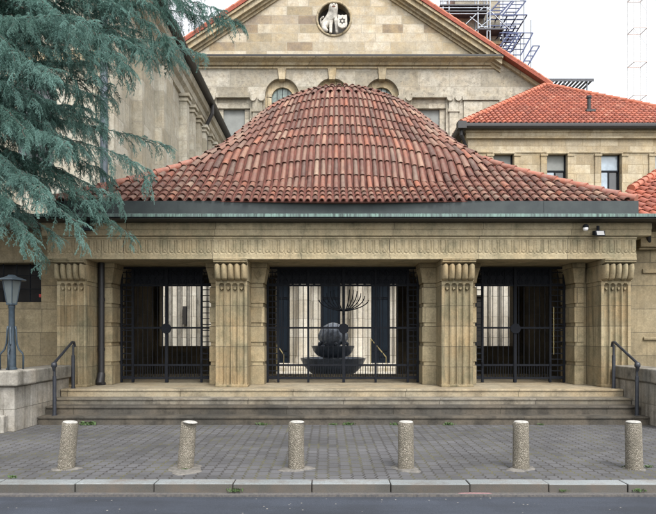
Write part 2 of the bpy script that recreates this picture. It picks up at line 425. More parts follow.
# ------------------------------------------------------------------ weeds
random.seed(5)
def weed(px, Y, Z, size, lab, n=30, mat='weed'):
    X = (px - 328) * Y / F
    m = MB()
    for k in range(n):
        a = random.uniform(0, 2 * PI); rr = random.uniform(0, size) * .8; bx = X + rr * math.cos(a) * 1.6; by = Y + rr * math.sin(a) * .5 - .01
        h = random.uniform(.25, .8) * size; a2 = random.uniform(0, 2 * PI); dx = math.cos(a2) * h * .9; dy = math.sin(a2) * h * .6
        w = size * .12
        m.quadmesh([(bx, by, Z), (bx + dx * .5 - w, by + dy * .5, Z + h * .6), (bx + dx, by + dy, Z + h * .75), (bx + dx * .5 + w, by + dy * .5 + w, Z + h * .7)], [(0, 1, 2, 3)])
    tag(m.build('weed', mat), lab, 'weed', 'weeds growing in joints of the pavement')
weed(88, 11.33, 0, .13, 'leafy green weed at the foot of the steps beside the left handrail', 70)
weed(263, 11.33, 0, .09, 'small green weed at the step foot before the left inner pillar', 45)
weed(334, 11.33, 0, .07, 'small weed at the step foot just left of the gate middle', 30)
weed(349, 11.33, 0, .10, 'green weed at the step foot just right of the gate middle', 45)
weed(395, 11.33, 0, .08, 'tiny weed at the step foot left of the right inner pillar', 35)
weed(449, 11.33, 0, .10, 'green weed at the step foot before the right inner pillar', 45)
weed(541, 11.33, 0, .06, 'tiny weed at the step foot before the right side gate', 30)
weed(625, 7.7, 0, .05, 'tiny weed touching the left side of the last bollard', 25)
weed(648, 7.7, 0, .06, 'tiny weed touching the right side of the last bollard', 30)
weed(236, 6.82, -.08, .08, 'weed growing in a kerb joint between second and third bollard', 35)
weed(564, 6.82, -.08, .05, 'small weed in the kerb joint right of the fifth bollard', 22)
weed(640, 6.82, -.08, .07, 'weed in the kerb joint below the last bollard', 28)
weed(12, 7.14, 0, .06, 'small weed on the kerb edge at the far left', 25)
weed(186, 7.52, 0.01, .04, 'moss tuft at the foot of the second leaning bollard', 30)

# ------------------------------------------------------------------ steps
XC = .34
st = thing('stone_steps', 'long flight of four worn stone steps up to the gated porch', 'steps', (XC, 11.9, 0))
SL, SR = -5.5, 6.08
random.seed(2)
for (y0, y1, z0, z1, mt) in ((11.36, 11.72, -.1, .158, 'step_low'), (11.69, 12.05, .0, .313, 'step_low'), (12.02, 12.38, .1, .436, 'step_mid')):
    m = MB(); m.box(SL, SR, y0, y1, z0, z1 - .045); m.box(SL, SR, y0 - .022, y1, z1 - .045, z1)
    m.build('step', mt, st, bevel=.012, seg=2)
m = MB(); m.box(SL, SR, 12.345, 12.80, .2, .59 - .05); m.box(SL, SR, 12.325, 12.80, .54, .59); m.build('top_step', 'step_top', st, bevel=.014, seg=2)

# ------------------------------------------------------------------ porch
PF = 12.80
po = thing('entrance_porch', 'sandstone entrance porch with fluted pillars, carved lintel and bell shaped red tile roof', 'building', (XC, 14, .59))
m = MB(); m.box(-5.6, 6.2, 12.80, 17.2, .1, .588); m.build('porch_floor', 'step_top', po)
m = MB(); m.box(-5.6, 6.2, 17.2, 19.9, .0, .196); m.build('inner_floor', 'marble', po)

def flutes(cx, w, z0, z1, n=4):
    pitch = (w - .10) / n
    def fn(x, z):
        u = (x - cx + n * pitch / 2) / pitch
        d = 0
        if 0 < u < n:
            q = (u % 1) - .5
            hw = .40
            if abs(q) < hw:
                prof = math.sqrt(1 - (q / hw) ** 2)
                end = hw * pitch * prof
                top = z1 - .10 + end * .2
                dt = (z1 - .10) + math.sqrt(max(0, (hw * pitch) ** 2 - (q * pitch) ** 2)) - z
                db = z - (z0 + .09) + math.sqrt(max(0, (hw * pitch) ** 2 - (q * pitch) ** 2))
                k = smoothstep(0, .012, dt) * smoothstep(0, .012, db)
                d = .07 * prof * k
                # bead left standing at the head of each flute
                rr = math.hypot(q * pitch, z - (z1 - .155))
                if rr < .03 and z > z1 - .2: d = min(d, .006)
            if z > z1 - .045: d = 0
        return PF + d
    return fn
def capital_fn(cx, w, z0, z1, n=5):
    pitch = w / n
    H = z1 - z0
    def fn(x, z):
        v = (z - z0) / H
        if v > .84: return PF - .20 - .02 * (v > .92)
        if v > .79: return PF - .155
        q = ((x - cx + w / 2) / pitch) % 1 - .5
        arc = math.sqrt(max(0, 1 - (2 * q) ** 2))
        # bulging lobes curling under at the bottom
        lim = .58 + .19 * arc
        if v > lim: return PF - .05
        if v < .13 * (1 - arc): return PF - .01
        body = .06 + .14 * math.sin(min(1, max(0, (v + .04) / .75)) * PI * .62) ** .6
        bot = smoothstep(0, .16, v + .06)
        return PF - (body * (.30 + .70 * arc)) * bot - .004
    return fn
def pillar(cx, w, yb, lab):
    m = MB()
    z0, z1 = .59, 2.85
    m.relief(cx - w / 2, cx + w / 2, z0, z1, 72, 150, flutes(cx, w, z0, z1), yb)
    p = m.build('pillar', 'shaft', po, 35); p['label'] = lab
    m = MB(); cw = w + .03
    m.relief(cx - cw / 2, cx + cw / 2, 2.855, 3.305, 80, 46, capital_fn(cx, cw, 2.855, 3.305), yb)
    m.build('capital', 'shaft', p, 35)
    m = MB(); m.box(cx - w / 2 - .012, cx + w / 2 + .012, PF - .018, PF + .3, .588, .64); m.build('plinth', 'shaft', p, bevel=.01)
pillar(XC - 5.805, .63, 13.55, 'outer fluted pillar beside the left handrail')
pillar(XC + 5.805, .63, 13.55, 'outer fluted pillar beside the right handrail')
pillar(XC - 2.40, .67, 13.5, 'inner fluted pillar left of the fountain gate')
pillar(XC + 2.42, .67, 13.5, 'inner fluted pillar right of the fountain gate')
random.seed(8)
def pier(x0, x1, left, right):
    m = MB(); y0, y1 = 13.46, 14.25
    g = .028
    m.box(x0 + (g if left else 0), x1 - (g if right else 0), y0 + .02, y1, .59, 2.9)
    z = .59; k = 0
    while z < 2.8:
        h = .4375
        gap = .075 if k else 0
        zz1 = min(2.86, z + h)
        m.box(x0, x1, y0, y1 + .01, z + gap + .004, zz1 - .004); z += h; k += 1
    p = m.build('pier', 'porch', po, bevel=.008)
    m = MB()
    steps = [(2.87, 0), (2.95, .012), (3.05, .03), (3.15, .055), (3.22, .07), (3.305, .075)]
    for (za, pa), (zb, pb) in zip(steps, steps[1:]):
        m.quadmesh([(x0 - pa * left, y0 - pa, za), (x1 + pa * right, y0 - pa, za), (x1 + pa * right, y1 + .02, za), (x0 - pa * left, y1 + .02, za),
                    (x0 - pb * left, y0 - pb, zb), (x1 + pb * right, y0 - pb, zb), (x1 + pb * right, y1 + .02, zb), (x0 - pb * left, y1 + .02, zb)],
                   [(0, 1, 5, 4), (1, 2, 6, 5), (3, 0, 4, 7), (2, 3, 7, 6)])
    # palmette relief on the neck
    for xx in ([x1 - .13] if right and x1 - x0 > .5 else []) + ([x0 + .13] if left and x1 - x0 > .5 else []):
        for a in (-60, -30, 0, 30, 60):
            m.tube([(xx, y0 - .008, 2.93), (xx + .09 * math.sin(R(a)) * .9, y0 - .045, 3.0 + .13 * math.cos(R(a)))], [.007, .014], 6)
    m.build('pier_capital', 'porch', p)
pier(-2.66, -1.43, 1, 1); pier(2.12, 3.33, 1, 1); pier(-5.03, -4.84, 0, 1); pier(5.53, 5.74, 1, 0)
for a, b in ((-5.78, -4.96), (5.71, 6.46)): m = MB(); m.box(a, b, 13.56, 14.24, .59, 3.30); m.build('jamb_wall', 'porch', po)

# lintel with tongue frieze
def frieze(x, z):
    per = .1555; u = ((x - XC) / per) % 1 - .5; xx = u * per; v = z - 3.31; y = 12.72
    hw = .056
    zc = .19
    if v > zc: d = abs(abs(xx) - hw)
    else: d = abs(math.hypot(xx, (v - zc) * .85) - hw)
    if v > .40: g = 0
    else: g = .016 * math.exp(-(d / .011) ** 2)
    ins = abs(xx) < hw if v > zc else math.hypot(xx, (v - zc) * .85) < hw
    if ins and v < .40: g += .008 * (1 - (xx / hw) ** 2) * -1 + .006
    # darts between the tongues
    xd = per / 2 - abs(xx)
    zz = .10 + xd * 1.4
    g += .012 * math.exp(-((v - zz) / .012) ** 2) * (v > .04)
    if v > .425: y -= .02
    if v < .035: y -= .006
    return y + g
m = MB(); m.relief(-5.95, 6.54, 3.31, 3.775, 1250, 44, frieze, 12.80)
m.box(-5.95, 6.54, 12.80, 14.3, 3.312, 3.775)
m.build('lintel', 'lintel', po, 40)
m = MB(); m.box(-6.05, 6.83, 12.66, 14.3, 3.795, 4.07); m.box(-5.98, 6.7, 12.70, 14.3, 3.775, 3.795)
m.box(-6.05, 6.83, 12.635, 12.66, 3.93, 4.07)
m.build('fascia_stone', 'lintel', po, bevel=.01)
# gutter and flashing
m = MB()
m.prism([(12.34, 4.10), (12.40, 4.075), (12.63, 4.072), (12.63, 4.115), (12.36, 4.125)], -6.35, 7.2, 'x')
m.build('gutter', 'pipe', po, 30)
m = MB(); m.prism([(12.325, 4.128), (12.325, 4.185), (12.35, 4.195), (12.78, 4.285), (12.78, 4.13)], -6.35, 7.25, 'x')
for k in range(58):
    xx = -6.2 + k * .232
    m.box(xx, xx + .012, 12.34, 12.36, 4.13, 4.203)
m.build('copper_gutter_lining', 'copper', po, 30)
m = MB(); m.box(-5.98, 6.62, 12.79, 12.98, 4.20, 4.56)
for xx in (-3.2, -.9, .9, 2.6, 4.6): m.box(xx, xx + .025, 12.782, 12.79, 4.28, 4.55)
m.box(-5.98, 6.62, 12.775, 12.79, 4.285, 4.305)
m.build('flashing', 'flash', po)
# body walls above and inside
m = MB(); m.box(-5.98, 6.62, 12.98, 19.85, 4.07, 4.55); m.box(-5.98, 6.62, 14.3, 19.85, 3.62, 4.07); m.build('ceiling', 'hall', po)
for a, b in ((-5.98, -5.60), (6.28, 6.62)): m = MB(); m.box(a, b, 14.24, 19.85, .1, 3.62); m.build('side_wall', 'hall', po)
m = MB()
def rearwall(segs):
    for (a, b, zlo, zhi) in segs:
        m.box(a, b, 19.4, 19.85, zlo, zhi)
rearwall([(-5.6, -5.45, .1, 3.62), (-5.45, -3.75, .1, 1.34), (-5.45, -3.75, 3.35, 3.62), (-3.75, -1.7, .1, 3.62),
          (-1.7, 2.25, 3.55, 3.62), (2.25, 4.4, .1, 3.62), (4.4, 6.0, .1, 1.34), (4.4, 6.0, 3.35, 3.62), (6.0, 6.28, .1, 3.62)])
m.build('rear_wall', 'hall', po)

# downpipe
dp = MB(); dp.tube([(-5.045, 13.36, .62), (-5.045, 13.36, 3.32)], .068, 14); dp.tube([(-5.045, 13.36, 1.35), (-5.045, 13.36, 1.42)], .078, 14)
dp.tube([(-5.045, 13.36, 2.45), (-5.045, 13.36, 2.52)], .078, 14); dp.tube([(-5.045, 13.36, .60), (-5.05, 13.30, .66), (-5.045, 13.36, .85)], [.10, .095, .08], 12)
dp.build('downpipe', 'pipe', po, 40)

# ---- bell roof
YC = PF + .05 + 3.5; A, B = 6.27, 3.5; XR = .335
DP = [(0, 8.365), (.1, 8.32), (.2, 8.13), (.3, 7.83), (.37, 7.48), (.457, 6.98), (.53, 6.62), (.6, 6.34), (.66, 6.02), (.71, 5.56), (.76, 4.90), (.85, 3.2), (1.0, 1.2), (1.6, -6)]
def dome(rho):
    for (a, za), (b, zb) in zip(DP, DP[1:]):
        if rho <= b:
            i = DP.index((a, za))
            m0 = (zb - DP[max(i - 1, 0)][1]) / (b - DP[max(i - 1, 0)][0]) if i else 0
            j = min(i + 2, len(DP) - 1); m1 = (DP[j][1] - za) / (DP[j][0] - a)
            h = b - a; t = (rho - a) / h
            return (2 * t ** 3 - 3 * t * t + 1) * za + (t ** 3 - 2 * t * t + t) * h * m0 + (3 * t * t - 2 * t ** 3) * zb + (t ** 3 - t * t) * h * m1
    return -6
def hipz(d): return 4.573 + .60 * d - .03 * d * d + .0142 * d ** 3
def roofh(x, y):
    ax, ay = abs(x), abs(y)
    d = min(A - ax, B - ay)
    h1 = hipz(d); h2 = dome(math.hypot(x / A, y / B)); k = .08
    mx = max(h1, h2); return mx + k * math.log(math.exp((h1 - mx) / k) + math.exp((h2 - mx) / k))
def grad(x, y):
    e = .01
    return ((roofh(x + e, y) - roofh(x - e, y)) / (2 * e), (roofh(x, y + e) - roofh(x, y - e)) / (2 * e))
def bow(P):
    """the eave swells forward in the middle of the front"""
    x, y, z = P[0] - XR, P[1] - YC, P[2]
    f = math.exp(-(x / 2.4) ** 2) * (1 - smoothstep(-B, -B + 1.1, y))
    return (P[0], P[1] - .20 * f, z - .055 * f)
def add_tile(m, p, q, n, w, lift=.012, hgt=.36):
    """barrel tile from lower point p to upper point q"""
    d = (q - p); L = d.length; d = d / L
    n = (n - d * n.dot(d)).normalized(); s = d.cross(n)
    seg = 6; o = len(m.v)
    for (t, ww, up) in ((0.0, w * .5, lift), (1.0, w * .40, 0.0)):
        c = p + d * (L * t) + n * up
        for k in range(seg + 1):
            a = PI * k / seg
            m.v.append(tuple(c + s * (math.cos(a) * ww) + n * (math.sin(a) * ww * hgt * 2 * .95)))
    c = p + n * lift
    for k in range(seg + 1):
        a = PI * k / seg; ww = w * .5 - .016
        m.v.append(tuple(c + s * (math.cos(a) * ww) + n * (math.sin(a) * ww * hgt * 1.9 - .002)))
    S = seg + 1
    for k in range(seg):
        m.f.append((o + k, o + k + 1, o + S + k + 1, o + S + k))
        m.f.append((o + 2 * S + k, o + 2 * S + k + 1, o + k + 1, o + k))
random.seed(21)
m = MB()
EXP = [.30, .25, .33, .42, .42, .41, .40, .38, .36, .34, .33, .32, .32, .32, .32]
cols = []
def spacing(x): return .152 + .058 * smoothstep(.8, 2.8, abs(x))
x = 0; xs = [0]
while x < A - .1: x += spacing(x); xs.append(x)
xs = [-v for v in reversed(xs[1:])] + xs
ys = [-B + .11 + .222 * k for k in range(int(2 * B / .222))]
for xx in xs: cols.append([xx, -B - .03])
for yy in ys: cols.append([A + .03, yy])
for xx in reversed(xs): cols.append([xx, B + .03])
for yy in reversed(ys): cols.append([-A - .03, yy])
cols = [dict(p=c, ok=True) for c in cols]
for e in EXP:
    nxt = []
    for c in cols:
        x, y = c['p']; s = 0; ok = True
        while s < e:
            gx, gy = grad(x, y); g = math.hypot(gx, gy)
            if g < .12: ok = False; break
            st_ = .03; hx = st_ / math.sqrt(1 + g * g)
            x += gx / g * hx; y += gy / g * hx; s += st_
            dd = (A - abs(x)) - (B - abs(y)); hd = min(A - abs(x), B - abs(y))
            if abs(dd) < .10 and hipz(hd) > dome(math.hypot(x / A, y / B)) - .05: ok = False; break
        nxt.append(dict(p=[x, y], ok=ok, s=s))
    n = len(cols)
    P0 = [Vector((c['p'][0], c['p'][1], roofh(*c['p']))) for c in cols]
    P1 = [Vector((c['p'][0], c['p'][1], roofh(*c['p']))) for c in nxt]
    for i in range(n):
        if nxt[i]['s'] < .08: continue
        a, b = P0[i], P1[i]
        d = (b - a).normalized()
        sl = (P0[(i + 1) % n] - P0[i - 1]); w = (sl - d * sl.dot(d)).length / 2
        w = max(.09, min(w, spacing(a.x) * 1.15, .235))
        gx, gy = grad(*cols[i]['p']); gx2, gy2 = grad(*nxt[i]['p'])
        nn = Vector((-(gx + gx2) / 2, -(gy + gy2) / 2, 1)).normalized()
        jit = nn.cross(d) * random.uniform(-.010, .010)
        over = .05 if nxt[i]['ok'] else 0
        add_tile(m, a - d * random.uniform(.0, .022) + jit + Vector((XR, YC, 0)) + nn * .012, b + d * over - jit * .5 + Vector((XR, YC, 0)) + nn * .004, nn, w * random.uniform(.70, .77), .026, .42)
    keep = []; i = 0; act = [k for k in range(n) if nxt[k]['ok']]
    last = None
    for k in act:
        if last is not None:
            dist = (P1[k] - P1[last]).length
            if dist < .112 and not nxt[last].get('mg'):
                mp = [(nxt[k]['p'][0] + nxt[last]['p'][0]) / 2, (nxt[k]['p'][1] + nxt[last]['p'][1]) / 2]
                nxt[last]['p'] = mp; nxt[last]['mg'] = True; continue
        keep.append(nxt[k]); last = k
    cols = keep
    if len(cols) < 4: break
for k in range(7):
    a = k * PI / 3.5; add_tile(m, Vector((XR + .42 * math.cos(a), YC + .26 * math.sin(a), 8.33)), Vector((XR, YC, 8.40)), Vector((0, 0, 1)), .15)
m.v = [bow(p) for p in m.v]
roofo = m.build('roof_tiles', 'tile', po, 50)
m = MB(); NX, NY = 170, 100; vs = []; fs = []
for j in range(NY + 1):
    for i in range(NX + 1):
        x = -A + 2 * A * i / NX; y = -B + 2 * B * j / NY
        vs.append((XR + x, YC + y, roofh(x, y) - .004))
for j in range(NY):
    for i in range(NX): fs.append((j * (NX + 1) + i, j * (NX + 1) + i + 1, (j + 1) * (NX + 1) + i + 1, (j + 1) * (NX + 1) + i))
m.quadmesh([bow(p) for p in vs], fs)
for k in range(60):
    xa, xb = XR - A + 2 * A * k / 60, XR - A + 2 * A * (k + 1) / 60
    pa, pb = bow((xa, YC - B, 4.565)), bow((xb, YC - B, 4.565))
    m.quadmesh([pa, pb, (xb, pb[1], pb[2] - .012), (xa, pa[1], pa[2] - .012), (xa, YC - B + .3, pa[2] - .012), (xb, YC - B + .3, pb[2] - .012)], [(0, 3, 2, 1), (3, 4, 5, 2)])
m.build('roof_pans', 'pan', roofo)
def ridge_line(pts, mat, parent, L=.38, r=.085, name='ridge_tiles'):
    m = MB()
    acc = [Vector(p) for p in pts]
    # resample
    tot = [0]
    for a, b in zip(acc, acc[1:]): tot.append(tot[-1] + (b - a).length)
    def at(s):
        for i in range(len(acc) - 1):
            if s <= tot[i + 1]: return acc[i].lerp(acc[i + 1], (s - tot[i]) / max(1e-6, tot[i + 1] - tot[i]))
        return acc[-1]
    k = 0; s = 0
    while s < tot[-1] - .05:
        a, b = at(s), at(min(s + L * 1.08, tot[-1])); s += L
        m.tube([a + Vector((0, 0, .012)), a.lerp(b, .12) + Vector((0, 0, .010)), b - Vector((0, 0, .006))], [r * 1.12, r * 1.05, r * .88], 12)
    return m.build(name, mat, parent, 40)
for sx in (-1, 1):
    for sy in (-1, 1):
        pts = []
        d = 0.0
        while d < 3.1:
            x, y = (A - d), (B - d)
            if y < 0 or dome(math.hypot(x / A, y / B)) > hipz(d) + .02: break
            pts.append((XR + sx * x, YC + sy * y, roofh(x, y) + .03)); d += .1
        ridge_line(pts, 'ridge', roofo)

# ------------------------------------------------------------------ gates
GY = 14.0
def P(px, py, Y): return ((px - 328) * Y / F, 1.7 + (335 - py) * Y / F)
def gate(name, lab, x0, x1, posts, cpost, panel_x, fan, brass=None):
    g = thing(name, lab, 'gate', ((x0 + x1) / 2, GY, .59), 'black iron gates of the porch')
    zt, z1, z2, z3, zb = 3.28, 2.86, 1.87, 1.0, .70
    m = MB()
    for z in (zt - .02, z1, z2, z3, zb): m.box(x0, x1, GY - .02, GY + .02, z - .022, z + .022)
    for p in posts: m.box(p - .025, p + .025, GY - .03, GY + .03, .60, zt)
    m.box(x0, x0 + .05, GY - .025, GY + .025, .6, zt); m.box(x1 - .05, x1, GY - .025, GY + .025, .6, zt)
    m.box(cpost - .032, cpost + .032, GY - .045, GY + .035, .60, zt)
    m.build('frame', 'iron', g)
    m = MB(); a, b = posts[0], posts[-1]; n = int(round((b - a) / .118))
    for k in range(1, n):
        xx = a + (b - a) * k / n
        m.tube([(xx, GY, .70), (xx, GY, z1)], .0095, 6)
        m.tube([(xx + (b - a) / n / 2, GY, .70), (xx + (b - a) / n / 2, GY, z3)], .008, 5)
    m.build('bars', 'iron', g)
    for (a, b) in ((x0, posts[0]), (posts[-1], x1)):
        m = MB(); z = .72
        while z < 3.2: m.box(a, b, GY - .012, GY + .012, z, z + .022); z += .135
        q = (a + b) / 2; m.box(q - .008, q + .008, GY - .016, GY - .008, .70, 3.2)
        m.build('ladder_bars', 'iron', g)
    m = MB()   # pierced top band
    m.box(posts[0], posts[-1], GY + .004, GY + .012, z1 + .03, zt - .04)
    n = int((posts[-1] - posts[0]) / .16)
    for k in range(n + 1):
        xx = posts[0] + (posts[-1] - posts[0]) * k / n
        m.tube([(xx, GY, z1), (xx, GY, zt)], .014, 6)
        pts = [(xx + .055 * math.cos(t * PI / 6), GY, z1 + .085 + .055 * math.sin(t * PI / 6)) for t in range(13)]
        m.tube(pts, .012, 5)
        pts = [(xx + .07 * math.cos(t * PI / 6), GY - .012, z1 + .27 + .06 * math.sin(t * PI / 6)) for t in range(13)]
        m.tube(pts, .010, 5)
    m.build('ornament_band', 'iron', g)
    m = MB(); m.prism([(cpost + .12 * math.cos(t * PI / 10), z2 - .02 + .12 * math.sin(t * PI / 10)) for t in range(20)], GY - .065, GY - .046)
    m.build('lock_disc', 'iron', g, bevel=.004)
    if fan:
        m = MB()
        for sgn in (-1, 1):
            for k in range(6):
                f = k / 5; ex = .12 + .44 * f; ez = z1 - .10 - .24 * f * f
                pts = []
                for t in range(11):
                    u = t / 10
                    X = cpost + sgn * (.015 + ex * (u ** (1.5 + .2 * f)) if False else .015 + ex * math.sin(u * PI / 2) ** (1.2))
                    Z = z1 - .60 + .12 * 0 + (ez - z1 + .60) * (1 - math.cos(u * PI / 2)) ** .9
                    pts.append((X, GY - .03, Z))
                m.tube(pts, .012, 6)
        m.tube([(cpost, GY - .03, z1 - .70), (cpost, GY - .03, z1 - .5)], .03, 8)
        m.build('fan_ornament', 'iron', g, True)
    if brass is not None:
        m = MB(); m.box(brass - .006, brass + .006, GY - .05, GY - .04, 1.25, 2.35); m.build('brass_strip', 'brass', g)
    # leaves of the hinges
    for z in (.95, 2.6):
        for p in (posts[0], posts[-1]): m = MB(); m.tube([(p, GY - .03, z), (p, GY - .03, z + .12)], .02, 8); m.build('hinge', 'iron', g)
gate('iron_gate', 'wide middle iron gate with fan ornament in front of the fountain', -1.43, 2.12, [-1.16, -.46, 1.11, 1.86], .365, 0, True)
gate('iron_gate', 'narrow iron gate in the left bay beside the black downpipe', -4.84, -2.66, [-4.55, -2.95], -3.76, 0, False)
gate('iron_gate', 'narrow iron gate in the right bay with a thin brass strip', 3.33, 5.53, [3.60, 5.18], 4.36, 0, False, 5.25)

# ------------------------------------------------------------------ fountain
fx, fy = .14, 16.6
fo = thing('fountain', 'dark two tier stone fountain with a ribbed ball, behind the middle gate', 'fountain', (.18, 21.3, .2))
FS = 1.283
def fbuild(m, *a, **k):
    m.v = [(.18 + (x - fx) * FS, 21.3 + (y - fy) * FS, 1.7 + (z - 1.7) * FS) for x, y, z in m.v]
    return m.build(*a, **k)
m = MB(); m.lathe([(.5, .52), (.5, .585), (.55, .62), (.62, .66), (.80, .84), (.90, 1.03), (.905, 1.07), (.83, 1.07), (.72, .95), (.3, .9)], fx, fy, 48); fbuild(m, 'lower_basin', 'fountain', fo, 50)
m = MB(); m.lathe([(.3, .9), (.28, 1.08), (.42, 1.12), (.52, 1.22), (.59, 1.37), (.595, 1.40), (.53, 1.40), (.4, 1.3), (.2, 1.3)], fx, fy, 48); fbuild(m, 'upper_basin', 'fountain', fo, 50)
m = MB(); m.lathe([(.16, 1.28), (.18, 1.42), (.30, 1.46), (.385, 1.56), (.40, 1.68), (.36, 1.82), (.26, 1.94), (.13, 2.02), (.02, 2.05)], fx, fy, 72,
                  lambda t, z: 1 + (.10 * abs(math.sin(7 * t)) - .05) * (1 if z < 1.95 else .3)); fbuild(m, 'ribbed_ball', simple('wet_pale_stone', (.36, .41, .49), .22, 0, .6, 9, .5), fo, True)
m = MB()
for k in range(9):
    a = k * 2 * PI / 9; m.tube([(fx + .3 * math.cos(a), fy + .3 * math.sin(a), 1.52), (fx + .41 * math.cos(a), fy + .41 * math.sin(a), 1.44), (fx + .40 * math.cos(a), fy + .40 * math.sin(a), 1.37)], [.06, .05, .03], 8)
fbuild(m, 'spouts', 'fountain', fo, True)

# ------------------------------------------------------------------ courtyard front behind the porch
cb = thing('courtyard_portal', 'pale stone portal with round columns and blue black doors, seen through the middle gate', 'building', (.3, 26, .43))
m = MB(); m.box(-7.8, 9.2, 26.6, 27.2, .1, 5.6); m.box(-7.8, 9.2, 25.6, 27.2, 4.7, 5.6)
m.build('wall', 'court', cb)
m = MB(); m.box(-7.8, 9.2, 25.2, 26.6, .1, .47); m.box(-7.8, 9.2, 24.85, 25.2, .1, .34); m.build('steps', 'court', cb)
for cx in (-1.05, 1.28, 3.55, -3.4, -5.4, 5.6, 7.6):
    m = MB(); m.lathe([(.40, .46), (.40, .60), (.34, .74), (.31, .80), (.305, 2.4), (.285, 4.4), (.36, 4.55), (.36, 4.7)], cx, 25.95, 28); m.build('column', 'court', cb, 40)
    m = MB(); m.box(cx + .32, cx + .62, 26.45, 26.6, .46, 4.7); m.box(cx - .62, cx - .32, 26.45, 26.6, .46, 4.7); m.build('pilaster', 'court', cb)
for cx, w in ((-2.05, .68), (.12, .86), (2.30, .88), (4.6, .9)):
    m = MB(); m.box(cx - w / 2, cx + w / 2, 26.52, 26.58, .46, 4.6); d = m.build('door', 'door', cb)
    m = MB()
    for xx in (cx - w / 2 + .05, cx, cx + w / 2 - .05): m.box(xx - .02, xx + .02, 26.48, 26.52, .62, 4.6)
    for z in (.75, 1.0, 3.3, 3.36): m.box(cx - w / 2, cx + w / 2, 26.485, 26.52, z, z + .03)
    m.build('door_frame', 'iron', d)
for (xa, za, xb, zb) in ((1.75, 1.55, 2.38, .80), (-2.1, 1.3, -1.82, .9)):
    h = MB(); h.tube([(xa, 24.6, za), (xb, 24.6, zb)], .022, 8); h.tube([(xb, 24.6, .2), (xb, 24.6, zb)], .018, 8); h.tube([(xa, 24.6, .2), (xa, 24.6, za)], .014, 8)
    tag(h.build('handrail', 'brass'), 'slanting brass handrail by the %s portal door behind the gate' % ('right' if xa > 0 else 'left'), 'handrail', 'brass handrails in the courtyard')
# courtyard side walls seen through the side bays
cw = thing('courtyard_wall', 'pale courtyard wall with upright ribs, seen through the left gate', 'wall', (-6.6, 22, .43))
m = MB(); m.box(-7.86, -3.3, 23.1, 23.5, .3, 5); m.build('wall', 'court', cw)
m = MB()
for k in range(11): m.box(-7.2 + k * .36, -7.1 + k * .36, 23.0, 23.1, .43, 5)
m.build('ribs', 'cap', cw)
m = MB(); m.box(-5.56, -5.44, 22.96, 23.08, 2.1, 2.8); m.build('slit_window', 'dark', cw)
cw = thing('courtyard_wall', 'pale courtyard wall with a dark doorway, seen through the right gate', 'wall', (6.6, 22, .43))
m = MB(); m.box(6.0, 9.6, 23.2, 23.6, .3, 5); m.box(5.4, 6.0, 23.2, 23.6, 3.2, 5); m.build('wall', 'court', cw)
m = MB(); 
for k in range(7): m.box(6.2 + k * .42, 6.28 + k * .42, 23.1, 23.2, .43, 5)
m.build('ribs', 'cap', cw)
m = MB(); m.box(5.45, 5.98, 23.3, 23.4, .43, 3.2); m.build('doorway', 'dark', cw)

# ------------------------------------------------------------------ flanking low walls
lw = thing('flanking_wall', 'ashlar wall with a dark barred window, left of the porch behind the lamp', 'wall', (-9, 13.4, 0))
m = MB()
WY = 13.38
wz0, wz1 = P(0, 302, WY)[1], P(0, 263, WY)[1]; wx1 = P(41, 0, WY)[0]
m.box(-30, -5.79, WY, WY + .4, -.1, wz0); m.box(wx1, -5.79, WY, WY + .4, wz0, wz1); m.box(-30, -9.2, WY, WY + .4, wz0, wz1); m.box(-30, -5.79, WY, WY + .4, wz1, 4.05)
m.box(-30, -5.96, WY - .03, WY, wz1 + .0, wz1 + .62)
m.build('wall', 'wall_low', lw, bevel=.01)
m = MB(); m.box(-9.2, wx1, WY + .3, WY + .35, wz0, wz1); w = m.build('window', simple('dim_pane', (.012, .011, .011), .5, spec=.15), lw)
m = MB()
for k in range(12): xx = -9.1 + k * .3; m.tube([(xx, WY + .12, wz0), (xx, WY + .12, wz1)], .012, 6)
for z in (wz0 + .3, wz0 + .6): m.tube([(-9.2, WY + .12, z), (wx1, WY + .12, z)], .01, 6)
m.build('bars', 'iron', w)
m = MB(); m.box(-6.55, -6.25, WY + .22, WY + .28, wz0 + .12, wz0 + .19); m.build('red_label', simple('red_label', (.45, .04, .03), .6), w)
m = MB(); m.box(-30, -6.36, 12.75, 13.78, 4.05, 4.3); m.box(-30, -5.96, WY - .12, WY + .5, 4.02, 4.20); m.build('coping', 'cap', lw)
rw = thing('flanking_wall', 'ashlar wall with a small cornice and moulded panel, right of the porch', 'wall', (9, 13.4, 0))
m = MB(); m.box(6.47, 30, WY, WY + .4, -.1, 4.25); m.build('wall', 'wall_low', rw)
za, zb = P(0, 247, 13.2)[1], P(0, 232, 13.2)[1]
m = MB(); m.box(6.86, 30, WY - .22, WY, za, zb); m.box(6.86, 30, WY - .15, WY, za - .05, za - .005); m.box(7.0, 30, WY - .05, WY, P(0, 273, 13.3)[1], P(0, 270, 13.3)[1] + .03)
m.box(7.02, 7.6, WY - .05, WY, P(0, 340, 13.3)[1], P(0, 337, 13.3)[1]); m.build('cornice', 'wall_low', rw, bevel=.01)
m = MB(); m.tube([(6.95, 13.0, 4.08), (7.0, 13.1, 3.9), (7.06, 13.2, 3.75)], .05, 10); m.build('drain_elbow', 'pipe', rw, 40)
